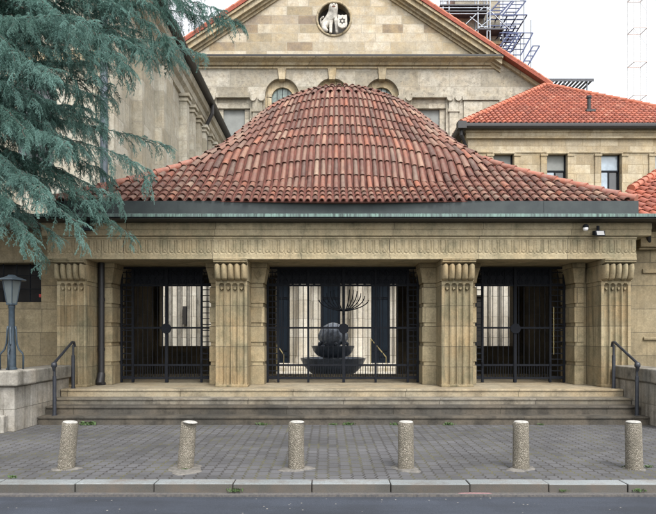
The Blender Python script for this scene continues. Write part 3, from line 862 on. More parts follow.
# neighbouring red roof on the right
random.seed(31)
def tile_field(m, o, u, v, inside, sp=.23, ex=.34, ulen=10, vlen=8, w=.86, hgt=.36):
    o = Vector(o); u = Vector(u).normalized(); v = Vector(v).normalized(); n = u.cross(v)
    if n.z < 0: n = -n
    for j in range(int(vlen / ex)):
        for i in range(int(ulen / sp)):
            a = (i + .5) * sp; b = j * ex
            if not inside(a, b + ex * .4): continue
            p = o + u * (a + random.uniform(-.006, .006)) + v * (b - random.uniform(0, .015)) + n * .015
            q = p + v * (ex * 1.1) - n * .01
            add_tile(m, p, q, n, sp * w, .014, hgt)
s_ = .55
rr = thing('low_tiled_roof', 'low bright red tiled hip roof adjoining the porch roof at the right', 'roof', (8, 14, 4.2))
m = MB(); ca = 1 / math.hypot(1, s_)
o = (5.6, 12.90, 4.22); vl = math.hypot(1, s_)
tile_field(m, o, (1, 0, 0), (0, 1, s_), lambda a, b: a + 5.6 > 6.66 and a > b / vl and b / vl < 4, .235, .34, 10, 5)
m.build('tiles', 'tile_red', rr, 50)
m = MB(); m.quadmesh([(6.63, 12.9, 4.22), (15.6, 12.9, 4.22), (15.6, 16.9, 4.22 + 4 * s_), (9.6, 16.9, 4.22 + 4 * s_), (6.63, 13.93, 4.22 + 1.03 * s_)], [(0, 1, 2, 3, 4)])
m.quadmesh([(6.63, 13.93, 4.22 + 1.03 * s_), (9.6, 16.9, 4.22 + 4 * s_), (9.6, 20.9, 4.22), (6.63, 20.9, 4.22 )], [(0, 1, 2, 3)])
m.build('pans', 'pan_red', rr)
ridge_line([(5.6 + t, 12.9 + t, 4.25 + s_ * t + .03) for t in (1.85, 2.5, 3, 3.5, 4.0)], 'ridge_red', rr)
m = MB(); m.prism([(12.5, 4.12), (12.5, 4.2), (12.95, 4.25), (12.95, 4.12)], 7.26, 15.6, 'x'); m.build('gutter', 'steel', rr)

# ------------------------------------------------------------------ cheek walls with handrails
def cheek(x_in, sgn, lab):
    t = thing('cheek_wall', lab, 'wall', (x_in + sgn * .3, 11.6, 0), 'walls at the ends of the steps')
    m = MB(); a, b = x_in, x_in + sgn * .45
    m.box(a, b, 11.15, 12.79, -.1, .80); m.box(a - sgn * .0, x_in + sgn * 3.5, 10.55, 11.15, -.1, .80)
    m.build('body', 'cheek', t, bevel=.015)
    m = MB(); m.box(a - sgn * .05, b + sgn * .05, 11.19, 12.80, .802, 1.06); m.build('coping', 'cap', t, bevel=.025, seg=3)
    m = MB(); m.box(a - sgn * .10, x_in + sgn * 3.5, 10.47, 11.185, .802, 1.075); m.build('front_coping', 'cheek', t, bevel=.035, seg=3)
    return t
t = cheek(-5.52, -1, 'grey stone cheek wall left of the steps carrying the lamp')
m = MB(); m.box(-9.0, -5.62, 10.38, 10.545, -.1, .30); m.build('footing', 'cheek', t, bevel=.02)
cheek(6.10, 1, 'grey stone cheek wall right of the steps')
def handrail(xa, xb, lab):
    t = thing('handrail', lab, 'handrail', (xa, 11.5, .16), 'iron handrails of the steps')
    for (x, y, z0, z1) in ((xa, 11.52, .155, 1.13), (xb, 12.5, .588, 1.50)):
        m = MB(); m.tube([(x, y, z0), (x, y, z1)], .022, 10); m.tube([(x, y, z0), (x, y, z1 - .22)], .036, 12); m.tube([(x, y, z0), (x, y, z0 + .015)], .055, 12)
        m.build('post', 'rail', t, 40)
    m = MB(); m.tube([(xa, 11.50, 1.02), (xa, 11.46, 1.10), (xa, 11.50, 1.16), (xb, 12.46, 1.555), (xb, 12.54, 1.55), (xb, 12.58, 1.46)], .026, 10); m.build('rail', 'rail', t, 60)
    m = MB(); m.lathe([(.02, 1.06), (.05, 1.09), (.055, 1.13), (.045, 1.17), (.01, 1.185)], xa, 11.5, 16); m.build('knob', 'rail', t, True)
handrail(-5.25, -5.31, 'dark iron handrail at the left end of the steps')
handrail(5.93, 5.95, 'dark iron handrail at the right end of the steps')

# ------------------------------------------------------------------ lamp
lx, ly = -5.72, 10.85
la = thing('lantern_lamp', 'blue grey lantern lamp with curved brackets standing on the left cheek wall', 'lamp', (lx, ly, 1.075))
m = MB(); m.lathe([(.095, 1.075), (.095, 1.10), (.075, 1.12), (.07, 1.5), (.052, 1.62), (.05, 2.18), (.06, 2.2), (.06, 2.23), (.05, 2.26)], lx, ly, 12); m.build('post', 'lamp_paint', la, 30)
for a in (0, 90, 180, 270):
    c, s = math.cos(R(a + 12)), math.sin(R(a + 12)); m = MB()
    m.tube([(lx + c * r, ly + s * r, z) for r, z in ((.19, 1.08), (.195, 1.30), (.18, 1.37), (.12, 1.44), (.085, 1.55), (.072, 1.8), (.06, 1.86))], .017, 8); m.build('bracket', 'lamp_paint', la, True)
def fr4(m, r0, z0, r1, z1, n=6, cap=True):
    vs = [(lx + r0 * math.cos(2 * PI * k / n), ly + r0 * math.sin(2 * PI * k / n), z0) for k in range(n)] + [(lx + r1 * math.cos(2 * PI * k / n), ly + r1 * math.sin(2 * PI * k / n), z1) for k in range(n)]
    m.quadmesh(vs, [(k, (k + 1) % n, n + (k + 1) % n, n + k) for k in range(n)] + ([tuple(range(n - 1, -1, -1)), tuple(range(n, 2 * n))] if cap else []))
m = MB(); fr4(m, .085, 2.27, .165, 2.68); m.build('glass', 'lamp_glass', la)
m = MB()
for k in range(6):
    t = 2 * PI * k / 6; m.tube([(lx + .09 * math.cos(t), ly + .09 * math.sin(t), 2.26), (lx + .17 * math.cos(t), ly + .17 * math.sin(t), 2.69)], .008, 6)
fr4(m, .10, 2.245, .10, 2.27); m.build('cage', 'lamp_paint', la)
m = MB(); fr4(m, .27, 2.685, .26, 2.70); fr4(m, .26, 2.70, .10, 2.755); fr4(m, .10, 2.755, .06, 2.785); m.build('hat', 'lamp_paint', la)

# lights and camera on the fascia
def floodlight(x, z, lab):
    t = thing('floodlight', lab, 'floodlight', (x, 12.6, z), 'small floodlights under the gutter')
    m = MB(); m.prism([(12.42, z - .06), (12.60, z - .02), (12.60, z + .07), (12.46, z + .06)], x - .10, x + .10, 'x'); m.build('housing', 'iron', t, bevel=.008)
    m = MB(); m.quadmesh([(x - .075, 12.413, z - .045), (x + .075, 12.413, z - .045), (x + .075, 12.452, z + .048), (x - .075, 12.452, z + .048)], [(0, 1, 2, 3)]); m.build('lens', 'glass_dark', t)
    m = MB(); m.tube([(x, 12.55, z + .05), (x, 12.55, z + .17)], .03, 8); m.build('bracket', 'iron', t)
floodlight(P(598, 0, 12.55)[0], P(0, 234, 12.55)[1], 'small black floodlight below the gutter near the right end')
floodlight(P(88, 0, 12.55)[0], P(0, 229, 12.55)[1], 'small black floodlight below the gutter behind the cedar branch')
cx, cz = P(586, 228, 12.5)
t = thing('security_camera', 'small white dome camera below the gutter beside the right floodlight', 'camera', (cx, 12.5, cz))
m = MB(); m.lathe([(.02, cz - .06), (.045, cz - .045), (.055, cz - .01), (.05, cz + .02)], cx, 12.52, 16); m.build('dome', 'white', t, True)
m = MB(); m.lathe([(.06, cz + .015), (.06, cz + .05), (.03, cz + .08)], cx, 12.52, 16); m.build('mount', 'iron', t)

# ------------------------------------------------------------------ walls with openings
def wall_open(m, x0, x1, z0, z1, y0, y1, ops):
    """ops: list of (cx, halfwidth, zbottom, zspring, kind)  kind rect|arch|round"""
    cur = x0
    for (cx, hw, zb, zs, kind) in sorted(ops):
        m.box(cur, cx - hw, y0, y1, z0, z1)
        if kind == 'rect':
            if zb > z0: m.box(cx - hw, cx + hw, y0, y1, z0, zb)
            m.box(cx - hw, cx + hw, y0, y1, zs, z1)
        else:
            N = 20
            if kind == 'arch':
                if zb > z0: m.box(cx - hw, cx + hw, y0, y1, z0, zb)
            for k in range(N):
                a0, a1 = PI - PI * k / N, PI - PI * (k + 1) / N
                xa, xb = cx + hw * math.cos(a0), cx + hw * math.cos(a1); za, zc = zs + hw * math.sin(a0), zs + hw * math.sin(a1)
                m.prism([(xa, za), (xb, zc), (xb, z1), (xa, z1)], y0, y1)
                if kind == 'round': m.prism([(xa, z0), (xb, z0), (xb, 2 * zs - zc), (xa, 2 * zs - za)], y0, y1)
        cur = cx + hw
    m.box(cur, x1, y0, y1, z0, z1)

# ------------------------------------------------------------------ main gabled building
GYY = 44.0; k44 = GYY / F
def G(px, py): return ((px - 328) * k44, 1.7 + (335 - py) * k44)
gb = thing('gabled_building', 'large pale stone building with pediment, lion medallion and arched windows', 'building', (.44, GYY, 0))
ax = .44
zc0, zc1 = G(0, 66.5)[1], G(0, 60.5)[1]
xr = G(546, 0)[0]; half = xr - ax
ztoe = G(0, 87)[1]; slope = .66
zap = ztoe + half * slope
# lower wall
m = MB()
aw = 17 * k44
ops = []
for px in (282, 332, 382): ops.append((G(px, 0)[0], aw, 14.0, G(0, 95)[1], 'arch'))
for a, b in ((217, 250), (412, 446)): ops.append(((G(a, 0)[0] + G(b, 0)[0]) / 2, (b - a) / 2 * k44, 12.0, G(0, 95)[1], 'rect'))
wl, wr = ax - 12.0, ax + 12.1
wall_open(m, wl, wr, 0, zc0, GYY, GYY + .8, ops)
m.prism([(wr, 0), (xr, 0), (xr, ztoe), (wr, ztoe + (xr - wr) * slope)], GYY, GYY + .8)
m.prism([(wl, 0), (2 * ax - xr, 0), (2 * ax - xr, ztoe), (wl, ztoe + (xr - wr) * slope)][::-1], GYY, GYY + .8)
m.build('lower_wall', 'gable_low', gb)
# pediment
m = MB(); mr = 17 * k44; mx_, mz = G(334, 0)[0], G(0, 19)[1]
def rake(x): return zap - abs(x - ax) * slope - .3
m.prism([(wl, zc0), (mx_ - mr, zc0), (mx_ - mr, rake(mx_ - mr)), (wl, rake(wl))], GYY + .003, GYY + .8)
m.prism([(mx_ + mr, zc0), (wr, zc0), (wr, rake(wr)), (mx_ + mr, rake(mx_ + mr))], GYY + .003, GYY + .8)
wall_open(m, mx_ - mr, mx_ + mr, zc0, mz + mr + .3, GYY + .003, GYY + .8, [(mx_, mr, 0, mz, 'round')])
m.prism([(mx_ - mr, mz + mr + .3), (mx_ + mr, mz + mr + .3), (mx_ + mr, rake(mx_ + mr)), (ax, rake(ax)), (mx_ - mr, rake(mx_ - mr))], GYY + .003, GYY + .8)
m.build('pediment_wall', 'gable', gb)
m = MB(); m.box(mx_ - mr - .2, mx_ + mr + .2, GYY + .8, GYY + .9, mz - mr - .2, mz + mr + .2); m.build('medallion_recess', 'emblem', gb)
m = MB()
pts = [(mx_ + (mr + .0) * math.cos(t * PI / 24), GYY - .01, mz + (mr + .0) * math.sin(t * PI / 24)) for t in range(49)]
m.tube(pts, .09, 8, False); m.build('medallion_ring', 'moulding', gb, True)
# horizontal cornice
m = MB(); cl, cr = G(166, 0)[0], G(501, 0)[0]
prof = [(GYY + .0, zc0), (GYY - .18, zc0 + .05), (GYY - .22, zc0 + .2), (GYY - .5, zc0 + .3), (GYY - .55, zc1 - .12), (GYY - .7, zc1 - .08), (GYY - .7, zc1), (GYY, zc1 + .1)]
m.prism([(y, z) for y, z in prof][::-1], cl, cr, 'x'); m.box(cl + .4, cr - .4, GYY - .1, GYY, zc0 - .18, zc0 - .06); m.build('cornice', 'moulding', gb, 30)
m = MB(); m.box(cl - .05, cr + .05, GYY - .75, GYY, zc1 + .0, zc1 + .12); m.build('cornice_lead', 'pipe', gb)
# raking cornices
for sgn in (-1, 1):
    m = MB()
    def rk(x): return zap - abs(x - ax) * slope
    xe = ax + sgn * half; xm = G(500, 0)[0] - ax; xm = ax + sgn * xm
    def band(m, xa, xb, t0, t1, ya, yb):
        pts = [(xa, rk(xa) - t1), (xb, rk(xb) - t1), (xb, rk(xb) - t0), (xa, rk(xa) - t0)]
        if sgn < 0: pts = pts[::-1]
        m.prism(pts, ya, yb)
    band(m, ax, xm, .22, .42, GYY - .72, GYY); band(m, ax, xm, .42, .80, GYY - .55, GYY); band(m, ax, xm, .80, 1.0, GYY - .3, GYY); band(m, ax, xm, 1.0, 1.2, GYY - .12, GYY)
    band(m, xm, xe, .22, .5, GYY - .25, GYY)
    m.build('raking_cornice', 'moulding', gb)
    m = MB()
    pts = [(ax, rk(ax) + .06), (xe + sgn * .3, rk(xe + sgn * .3) + .06), (xe + sgn * .3, rk(xe + sgn * .3) - .2), (ax, rk(ax) - .2)]
    if sgn > 0: pts = pts[::-1]
    m.prism(pts, GYY - .8, GYY + 26)
    m.build('roof_slope', 'pan_red', gb)
    ridge_line([(ax + sgn * d, GYY - .72, rk(ax + sgn * d) + .09) for d in np.linspace(.2, half + .2, 30)], 'ridge_red', gb, .6, .10, 'verge_tiles')
m = MB(); m.prism([(2 * ax - xr, 0), (xr, 0), (xr, ztoe - .4), (ax, zap - .6), (2 * ax - xr, ztoe - .4)], GYY + 1.2, GYY + 26); m.build('nave_body', 'dark', gb)
# arched windows
for px in (282, 332, 382):
    cx = G(px, 0)[0]; zs = G(0, 95)[1]
    m = MB(); r2 = 11 * k44
    N = 16
    for k in range(N):
        a0, a1 = PI - PI * k / N, PI - PI * (k + 1) / N
        m.prism([(cx + r2 * math.cos(a0), zs - .1 + r2 * math.sin(a0)), (cx + r2 * math.cos(a1), zs - .1 + r2 * math.sin(a1)), (cx + aw * 1.02 * math.cos(a1), zs + aw * 1.02 * math.sin(a1)), (cx + aw * 1.02 * math.cos(a0), zs + aw * 1.02 * math.sin(a0))], GYY + .35, GYY + .7)
    m.box(cx - aw, cx - r2, GYY + .35, GYY + .7, 14, zs); m.box(cx + r2, cx + aw, GYY + .35, GYY + .7, 14, zs)
    f = m.build('arched_window', 'moulding', gb)
    m = MB(); m.box(cx - r2, cx + r2, GYY + .55, GYY + .6, 14, zs + r2); m.build('pane', simple('mottled_leaded_glass%d' % px, (.20, .26, .24), .3, 0, .6, 3), f)
    m = MB()
    for q in (-.4, 0, .4): m.box(cx + q - .02, cx + q + .02, GYY + .50, GYY + .55, 14, zs + math.sqrt(max(0, r2 * r2 - q * q)) - .1)
    m.build('mullions', 'iron', f)
    m = MB(); m.prism([(cx - .22, zs + aw - .15), (cx + .22, zs + aw - .15), (cx + .32, zc0 - .18), (cx - .32, zc0 - .18)], GYY - .14, GYY + .5); m.build('keystone', 'moulding', f, bevel=.02)
# rectangular windows with entablature
for (a, b) in ((217, 250), (412, 446)):
    x0, x1 = G(a, 0)[0], G(b, 0)[0]; zt = G(0, 95)[1]
    m = MB(); m.box(x0, x1, GYY + .1, GYY + .5, zt - .95, zt - .25); m.box(x0, x0 + .42, GYY + .25, GYY + .5, 12, zt - .95); m.box(x1 - .42, x1, GYY + .25, GYY + .5, 12, zt - .95)
    m.box(x0 - .05, x1 + .05, GYY - .2, GYY + .4, zt - .25, zt + .1)
    f = m.build('rectangular_window', 'gable_low', gb)
    m = MB(); m.box(x0 + .42, x1 - .42, GYY + .4, GYY + .45, 12, zt - .95); m.build('blind', 'blind', f)
for (a, b) in ((201, 216), (251, 264), (398, 411), (447, 460)):
    x0, x1 = G(a, 0)[0], G(b, 0)[0]; zt = G(0, 99)[1]
    m = MB(); m.box(x0 + .15, x1 - .15, GYY - .15, GYY, 10, zt - 1.0); m.box(x0 + .05, x1 - .05, GYY - .22, GYY, zt - 1.0, zt - .8); m.box(x0 + .12, x1 - .12, GYY - .17, GYY, zt - .8, zt - .1)
    for q in (-1, 1): m.tube([((x0 + x1) / 2 + q * .3, GYY - .3, zt), ((x0 + x1) / 2 + q * .3, GYY, zt)], .24, 12)
    m.build('pilaster', 'gable_low', gb)
m = MB(); x0, x1 = G(462, 0)[0], G(499, 0)[0]; m.box(x0, x1, GYY - .22, GYY, G(0, 101)[1], G(0, 98)[1] + .05); m.box(x0 + .1, x1 - .1, GYY - .12, GYY, 10, G(0, 101.5)[1]); m.build('blank_panel', 'gable_low', gb)

# ---- lion with shield in the medallion
def skin(name, verts, edges, radii, mat, sub=2):
    me = bpy.data.meshes.new(name); me.from_pydata(verts, edges, []); me.update(); me.materials.append(M[mat])
    o = bpy.data.objects.new(name, me); COL.objects.link(o)
    s = o.modifiers.new('skin', 'SKIN'); s.use_smooth_shade = True
    for i, r in enumerate(radii):
        sv = me.skin_vertices[0].data[i]; sv.radius = (r, r) if not isinstance(r, tuple) else r; sv.use_root = (i == 0)
    ss = o.modifiers.new('subsurf', 'SUBSURF'); ss.levels = sub; ss.render_levels = sub
    return o
lion = thing('lion_statue', 'pale stone seated lion holding a shield in the round medallion', 'statue', (mx_, GYY + .1, mz - 1.15))
Lx, Lz = mx_, mz; yy = GYY + .12
V = [(-.72, .25, -.45), (-.45, .15, -.12), (-.22, .0, .22), (-.06, -.10, .45), (-.03, -.22, .78), (-.03, -.52, .70),      # haunch, back, chest, neck, head, muzzle
     (-.22, -.12, -.05), (-.24, -.18, -.55), (-.24, -.20, -1.0), (-.24, -.36, -1.12),       # left front leg
     (.12, -.12, -.05), (.20, -.18, -.55), (.22, -.20, -1.0), (.22, -.34, -1.10),            # right front leg
     (-.75, -.1, -.75), (-.45, -.28, -.95), (-.95, .3, -.2), (-1.0, .2, .15), (-.72, .1, .30),      # hind leg and tail
     (-.30, -.14, 1.06), (.24, -.14, 1.06)]
E = [(0, 1), (1, 2), (2, 3), (3, 4), (4, 5), (2, 6), (6, 7), (7, 8), (8, 9), (2, 10), (10, 11), (11, 12), (12, 13), (0, 14), (14, 15), (0, 16), (16, 17), (17, 18), (4, 19), (4, 20)]
RD = [.34, .32, .30, .30, .34, .19, .17, .13, .12, .10, .17, .13, .12, .10, .20, .11, .08, .06, .09, .07, .07]
lb = skin('body', [(Lx + a, yy + b, Lz + c) for a, b, c in V], E, RD, 'statue'); put(lb, lion)
for q in (-.13, .09):
    m = MB(); m.tube([(Lx + q, yy - .53, Lz + .88), (Lx + q, yy - .44, Lz + .88)], .05, 8); m.build('eye', 'emblem', lion)
m = MB(); m.tube([(Lx - .13, yy - .70, Lz + .60), (Lx - .03, yy - .73, Lz + .57), (Lx + .08, yy - .70, Lz + .60)], .05, 6); m.build('mouth', simple('mouth_stain', (.20, .09, .06), .8), lion)
m = MB(); m.tube([(Lx - .03, yy - .72, Lz + .76), (Lx - .03, yy - .62, Lz + .77)], .06, 8); m.build('nose', 'statue', lion)
sx0, sz0 = Lx + .60, Lz - .42
m = MB(); shp = [(-.34, .46), (-.28, .49), (-.12, .44), (0, .48), (.12, .44), (.28, .49), (.34, .46), (.36, -.22), (.28, -.40), (.14, -.47), (0, -.52), (-.14, -.47), (-.28, -.40), (-.36, -.22)]
m.prism([(sx0 + a, sz0 + b) for a, b in shp][::-1], yy - .62, yy - .48); sh = m.build('shield', 'statue', lion, bevel=.03)
m = MB()   # six-pointed star relief on the shield
for flip in (1, -1):
    tri = [(sx0 + .22 * math.sin(a), sz0 + .02 + flip * .22 * math.cos(a)) for a in (0, 2 * PI / 3, 4 * PI / 3)]
    for i in range(3):
        p, q = tri[i], tri[(i + 1) % 3]; m.tube([(p[0], yy - .63, p[1]), (q[0], yy - .63, q[1])], .022, 5)
m.build('star_emblem', 'emblem', sh)

# ------------------------------------------------------------------ left side wing
SX = -7.9
sw = thing('side_wing', 'tall pale stone wing with pilasters and dark gutter, left behind the cedar', 'building', (SX, 30, 0))
ztop = 16.0
m = MB(); m.box(-30, SX, 21.0, GYY - .05, 0, 14.9)
for (a, b) in ((21.0, 22.6), (24.2, 25.4), (27.4, 29.0)): m.box(SX, SX + .40, a, b, 0, 14.0); m.box(SX, SX + .22, b, b + .35, 0, 14.2)
m.build('wall', 'side', sw)
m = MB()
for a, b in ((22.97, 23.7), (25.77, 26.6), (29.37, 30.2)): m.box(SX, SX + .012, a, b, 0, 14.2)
m.build('recess_shade', 'step_mid', sw)  # thin dark strips painting the shade in the recesses beside the slabs
m = MB()
for y in (31.8, 33.4, 35.0, 36.6, 38.2, 39.8, 41.4, 43.0):
    m.box(SX, SX + .42, y, y + .55, 0, 14.1); m.box(SX, SX + .50, y - .06, y + .61, 14.1, 14.22); m.box(SX, SX + .45, y, y + .55, 14.22, 14.34); m.box(SX, SX + .56, y - .1, y + .65, 14.34, 14.5)
m.build('pilasters', 'side', sw)
m = MB()
for y in (32.4, 34.0, 35.6, 37.2, 38.8, 40.4): m.box(SX + .002, SX + .02, y + .1, y + .85, 3, 13.6)
m.build('windows', 'glass_dark', sw)
m = MB(); m.prism([(SX, 14.5), (SX + .12, 14.52), (SX + .12, 14.95), (SX + .3, 15.1), (SX + .34, 15.4), (SX + .5, 15.5), (SX + .55, 15.85), (SX, 15.9)], 20.7, GYY - .05); m.box(-30, SX, 20.7, GYY - .05, 14.9, 15.9); m.build('entablature', 'side', sw)
m = MB(); m.tube([(SX + .72, 20.6, 16.1), (SX + .72, GYY - .05, 16.1)], .17, 10); m.box(SX + .3, SX + .72, 20.6, GYY - .05, 15.93, 16.12); m.box(-30, SX + .3, 20.6, GYY - .05, 15.91, 16.0); m.build('gutter', 'pipe', sw)
m = MB(); m.tube([(SX + .72, 37.2, 16.0), (SX + .72, 37.2, 15.4), (SX + .32, 37.2, 14.6), (SX + .32, 37.2, 4)], .12, 8); m.build('rain_pipe', 'pipe', sw)
m = MB(); m.tube([(SX + .12, 20.84, 0), (SX + .12, 20.84, 15.4)], .13, 12)
for z in (3, 6, 9, 12): m.tube([(SX + .12, 20.84, z), (SX + .12, 20.84, z + .12)], .155, 12)
m.build('front_rain_pipe', 'zinc_pipe', sw)
m = MB()
for xx in (-10.2, -12.6, -15): m.box(xx - .6, xx + .6, 20.93, 21.0, 7.5, 10.5)
m.build('front_windows', 'glass_dark', sw)
m = MB(); m.box(-30, SX + .1, 20.85, 21.0, 11.2, 11.6); m.box(-30, SX + .1, 20.88, 21.0, 5.4, 5.6); m.build('string_course', 'moulding', sw)

# ------------------------------------------------------------------ right wing
RY = 30.0; kr = RY / F
def W(px, py): return ((px - 328) * kr, 1.7 + (335 - py) * kr)
rg = thing('right_wing', 'tan stone wing with tall windows under a bright red pyramid roof', 'building', (12.6, RY, 0))
xl, xrr = 7.0, 19.6; ze = W(0, 131)[1]
m = MB(); ops = []
for (a, b) in ((493.4, 513.5), (547, 567), (601, 621), (655, 675)):
    ops.append(((W(a, 0)[0] + W(b, 0)[0]) / 2, (b - a) / 2 * kr, 8.2, W(0, 154)[1], 'rect'))
wall_open(m, xl, xrr, 0, ze, RY, RY + .5, ops); m.box(xl, xl + .5, RY + .5, 42, 0, ze); m.build('wall', 'wing', rg)
m = MB(); m.box(xl - .12, xrr + .1, RY - .16, RY, W(0, 139)[1], ze); m.box(xl - .16, xrr + .1, RY - .22, RY, ze - .12, ze + .001); m.box(xl - .05, xrr, RY - .07, RY, W(0, 153)[1] - .0, W(0, 151.5)[1]); m.build('cornice', 'wing', rg)
for (a, b) in ((493.4, 513.5), (547, 567), (601, 621), (655, 675)):
    x0, x1 = W(a, 0)[0], W(b, 0)[0]; zt = W(0, 154)[1]; i = a
    m = MB(); m.box(x0 - .06, x1 + .06, RY - .1, RY + .0, zt, zt + .05)
    for xx in (x0 - .32, x1 + .02): m.box(xx, xx + .30, RY - .07, RY, 8.0, zt - .12); m.box(xx - .03, xx + .33, RY - .12, RY, zt - .12, zt - .02)
    f = m.build('window_surround', 'wing', rg)
    m = MB(); m.box(x0, x1, RY + .25, RY + .3, 8.2, zt); w = m.build('window', 'glass_dark', rg)
    m = MB(); m.box(x0 + .05, x1 - .08, RY + .22, RY + .25, zt - .78, zt - .04); m.build('blind', 'blind' if a < 560 else 'glass_blue', w)
    m = MB(); m.box(x0 + .05, x0 + .42, RY + .21, RY + .25, 8.2, zt - .88); m.build('curtain', 'glass_blue', w)
    m = MB(); m.box(x0, x1, RY + .18, RY + .22, zt - .86, zt - .78); m.box(x0 + .43, x0 + .5, RY + .18, RY + .22, 8.2, zt - .86); m.box(x1 - .06, x1, RY + .18, RY + .22, 8.2, zt); m.box(x0, x0 + .04, RY + .18, RY + .22, 8.2, zt); m.build('window_frame', 'iron', w)
m = MB(); m.tube([(xl - .25, RY - .4, ze + .12), (xrr + .4, RY - .4, ze + .12)], .15, 10); m.tube([(xl - .42, RY - .5, ze + .12), (xl - .42, 42, ze + .12)], .15, 10); m.box(xl - .5, xrr + .4, RY - .40, RY - .0, ze + .003, ze + .14); m.box(xl - .5, xl, RY, 42, ze + .003, ze + .14)
m.box(xl - .62, xl - .2, RY - .6, RY - .15, ze - .05, ze + .3); m.tube([(xl - .4, RY - .3, ze), (xl - .4, RY - .3, ze - .3), (xl - .12, RY - .1, ze - .8), (xl - .12, RY - .1, 3)], .09, 8)
m.build('gutter', 'pipe', rg)
# pyramid roof
random.seed(41)
ex0, ex1, ey0, ey1 = xl - .45, xrr + .35, RY - .45, 41.0
apx, apy = 13.05, 36.0; apz = 1.7 + (335 - 85.5) * apy / F; ez = ze + .22
m = MB()
def tri_tiles(m, p0, p1, ap):
    p0, p1, ap = Vector(p0), Vector(p1), Vector(ap); u = (p1 - p0); L = u.length; u /= L
    h = (ap - p0) - u * (ap - p0).dot(u); H = h.length; v = h / H; c = (ap - p0).dot(u)
    def inside(a, b):
        t = b / H
        return t < 1 and c * t + .05 < a < L - (L - c) * t - .05
    tile_field(m, p0, u, v, inside, .26, .37, L, H + .3, .9, .34)
C = [(ex0, ey0, ez), (ex1, ey0, ez), (ex1, ey1, ez), (ex0, ey1, ez)]; AP = (apx, apy, apz)
tri_tiles(m, C[0], C[1], AP); tri_tiles(m, C[3], C[0], AP)
rf = m.build('roof', 'tile_red', rg, 50)
m = MB(); m.quadmesh(C + [AP], [(0, 1, 4), (1, 2, 4), (2, 3, 4), (3, 0, 4)]); m.build('roof_pans', 'pan_red', rf)
for c in C[:2] + C[3:]: ridge_line([Vector(c).lerp(Vector(AP), t) + Vector((0, 0, .06)) for t in np.linspace(0, 1, 20)], 'ridge_red', rf, .42, .12)
vx, vz = W(589, 124); vy = 31.2
zz = ez + (apz - ez) * (vy - ey0) / (apy - ey0)
m = MB(); m.tube([((589 - 328) * vy / F, vy, zz - .1), ((589 - 328) * vy / F, vy, zz + .72)], .09, 10); m.tube([((589 - 328) * vy / F, vy, zz + .72), ((589 - 328) * vy / F, vy, zz + .84)], .13, 10)
m.box((585 - 328) * vy / F, (594 - 328) * vy / F, vy - .2, vy + .25, zz - .02, zz + .10); m.build('vent_pipe', 'pipe', rf)

# ------------------------------------------------------------------ turret block, scaffolding, platform, crane
m = MB(); m.box(G(455, 0)[0] * 46.5 / 44, G(500, 0)[0] * 46.5 / 44, 46.5, 50, 18, 34); 
tb = thing('stone_turret', 'pale stone block rising behind the right slope of the gable', 'tower', (11, 47, 18)); m.build('wall', 'gable_low', tb)
m = MB(); m.box(G(452, 0)[0] * 46.5 / 44, G(503, 0)[0] * 46.5 / 44, 46.3, 50.2, 1.7 + (335 - 44) * 46.3 / F, 1.7 + (335 - 41) * 46.3 / F); m.build('band', 'moulding', tb)
sc = thing('scaffolding', 'steel scaffolding with dark decks stepping down behind the right gable slope', 'scaffolding', (13, 46, 20))
SY = 45.6; ks = SY / F
def S(px, py, Y=SY): return ((px - 328) * Y / F, Y, 1.7 + (335 - py) * Y / F)
m = MB()
for (px, pb) in ((443, 14), (449, 20), (478, 34), (487, 40), (490, 40)): 
    for dy in (0, .9): a = S(px, pb); m.tube([(a[0], a[1] + dy, a[2] - 1), (a[0], a[1] + dy, 34)], .05, 8)
for (a, b) in (((440, 8), (490, 8)), ((440, 14), (487, 14)), ((440, 1), (520, 1)), ((466, 38), (492, 18)), ((463, 27), (487, 4)), ((487, 8), (510, 30)), ((478, 27), (488, 27)), ((470, 17), (490, 32))):
    m.tube([S(*a), S(*b)], .045, 8)
m.build('poles', 'steel', sc)
m = MB()
def deck(m, px0, px1, py, d=1.0, dy=0):
    a, b = S(px0, py), S(px1, py); m.box(a[0], b[0], SY - .1 + dy, SY + d + dy, a[2] - .09, a[2])
deck(m, 440, 489, 5); deck(m, 440, 487, 11, 1.2); deck(m, 477, 504, 29, 1.6)
m.build('decks', 'deck', sc)
m = MB()   # grating decks cantilevered on the right, seen from below, and guard frames
def grate(px0, px1, py0, rise, d=3.0):
    a, b = S(px0, py0), S(px1, py0)
    for k in range(7):
        y = SY + d * k / 6; m.tube([(a[0], y, a[2] ), (b[0], y, a[2])], .05, 6)
    for k in range(5):
        x = a[0] + (b[0] - a[0]) * k / 4; m.tube([(x, SY, a[2]), (x, SY + d, a[2])], .05, 6)
grate(489, 527, 15, 0, 4.0); grate(488, 516, 26, 0, 2.5); grate(500, 524, 33, 0, 3)
def frame(px, py0, py1, w=.9):
    a, b = S(px, py0), S(px - 12, py1)
    for dx in (0, w): m.tube([(a[0] + dx, SY, a[2]), (b[0] + dx, SY, b[2])], .05, 6)
    for t in np.linspace(0, 1, 5): m.tube([(a[0] + (b[0] - a[0]) * t, SY, a[2] + (b[2] - a[2]) * t), (a[0] + (b[0] - a[0]) * t + w, SY, a[2] + (b[2] - a[2]) * t)], .04, 6)
frame(514, 1, 16); frame(500, 1, 14); frame(521, 33, 55); frame(533, 46, 66, .5); frame(509, 34, 50, .7)
m.build('side_frames', 'bluesteel', sc)
m = MB()
for px, pt, pb in ((503, -5, 52), (516, -5, 60), (524, -5, 66), (531, 20, 72)):
    for dy in (.02, 2.5): a, b = S(px, pt), S(px, pb + 6); m.tube([(a[0], SY + dy, a[2]), (b[0], SY + dy, b[2] - 2)], .03, 6)
m.build('side_uprights', 'steel', sc)
pl = thing('scaffold_platform', 'flat steel work platform behind the peak of the red pyramid roof', 'platform', (18, 50, 22))
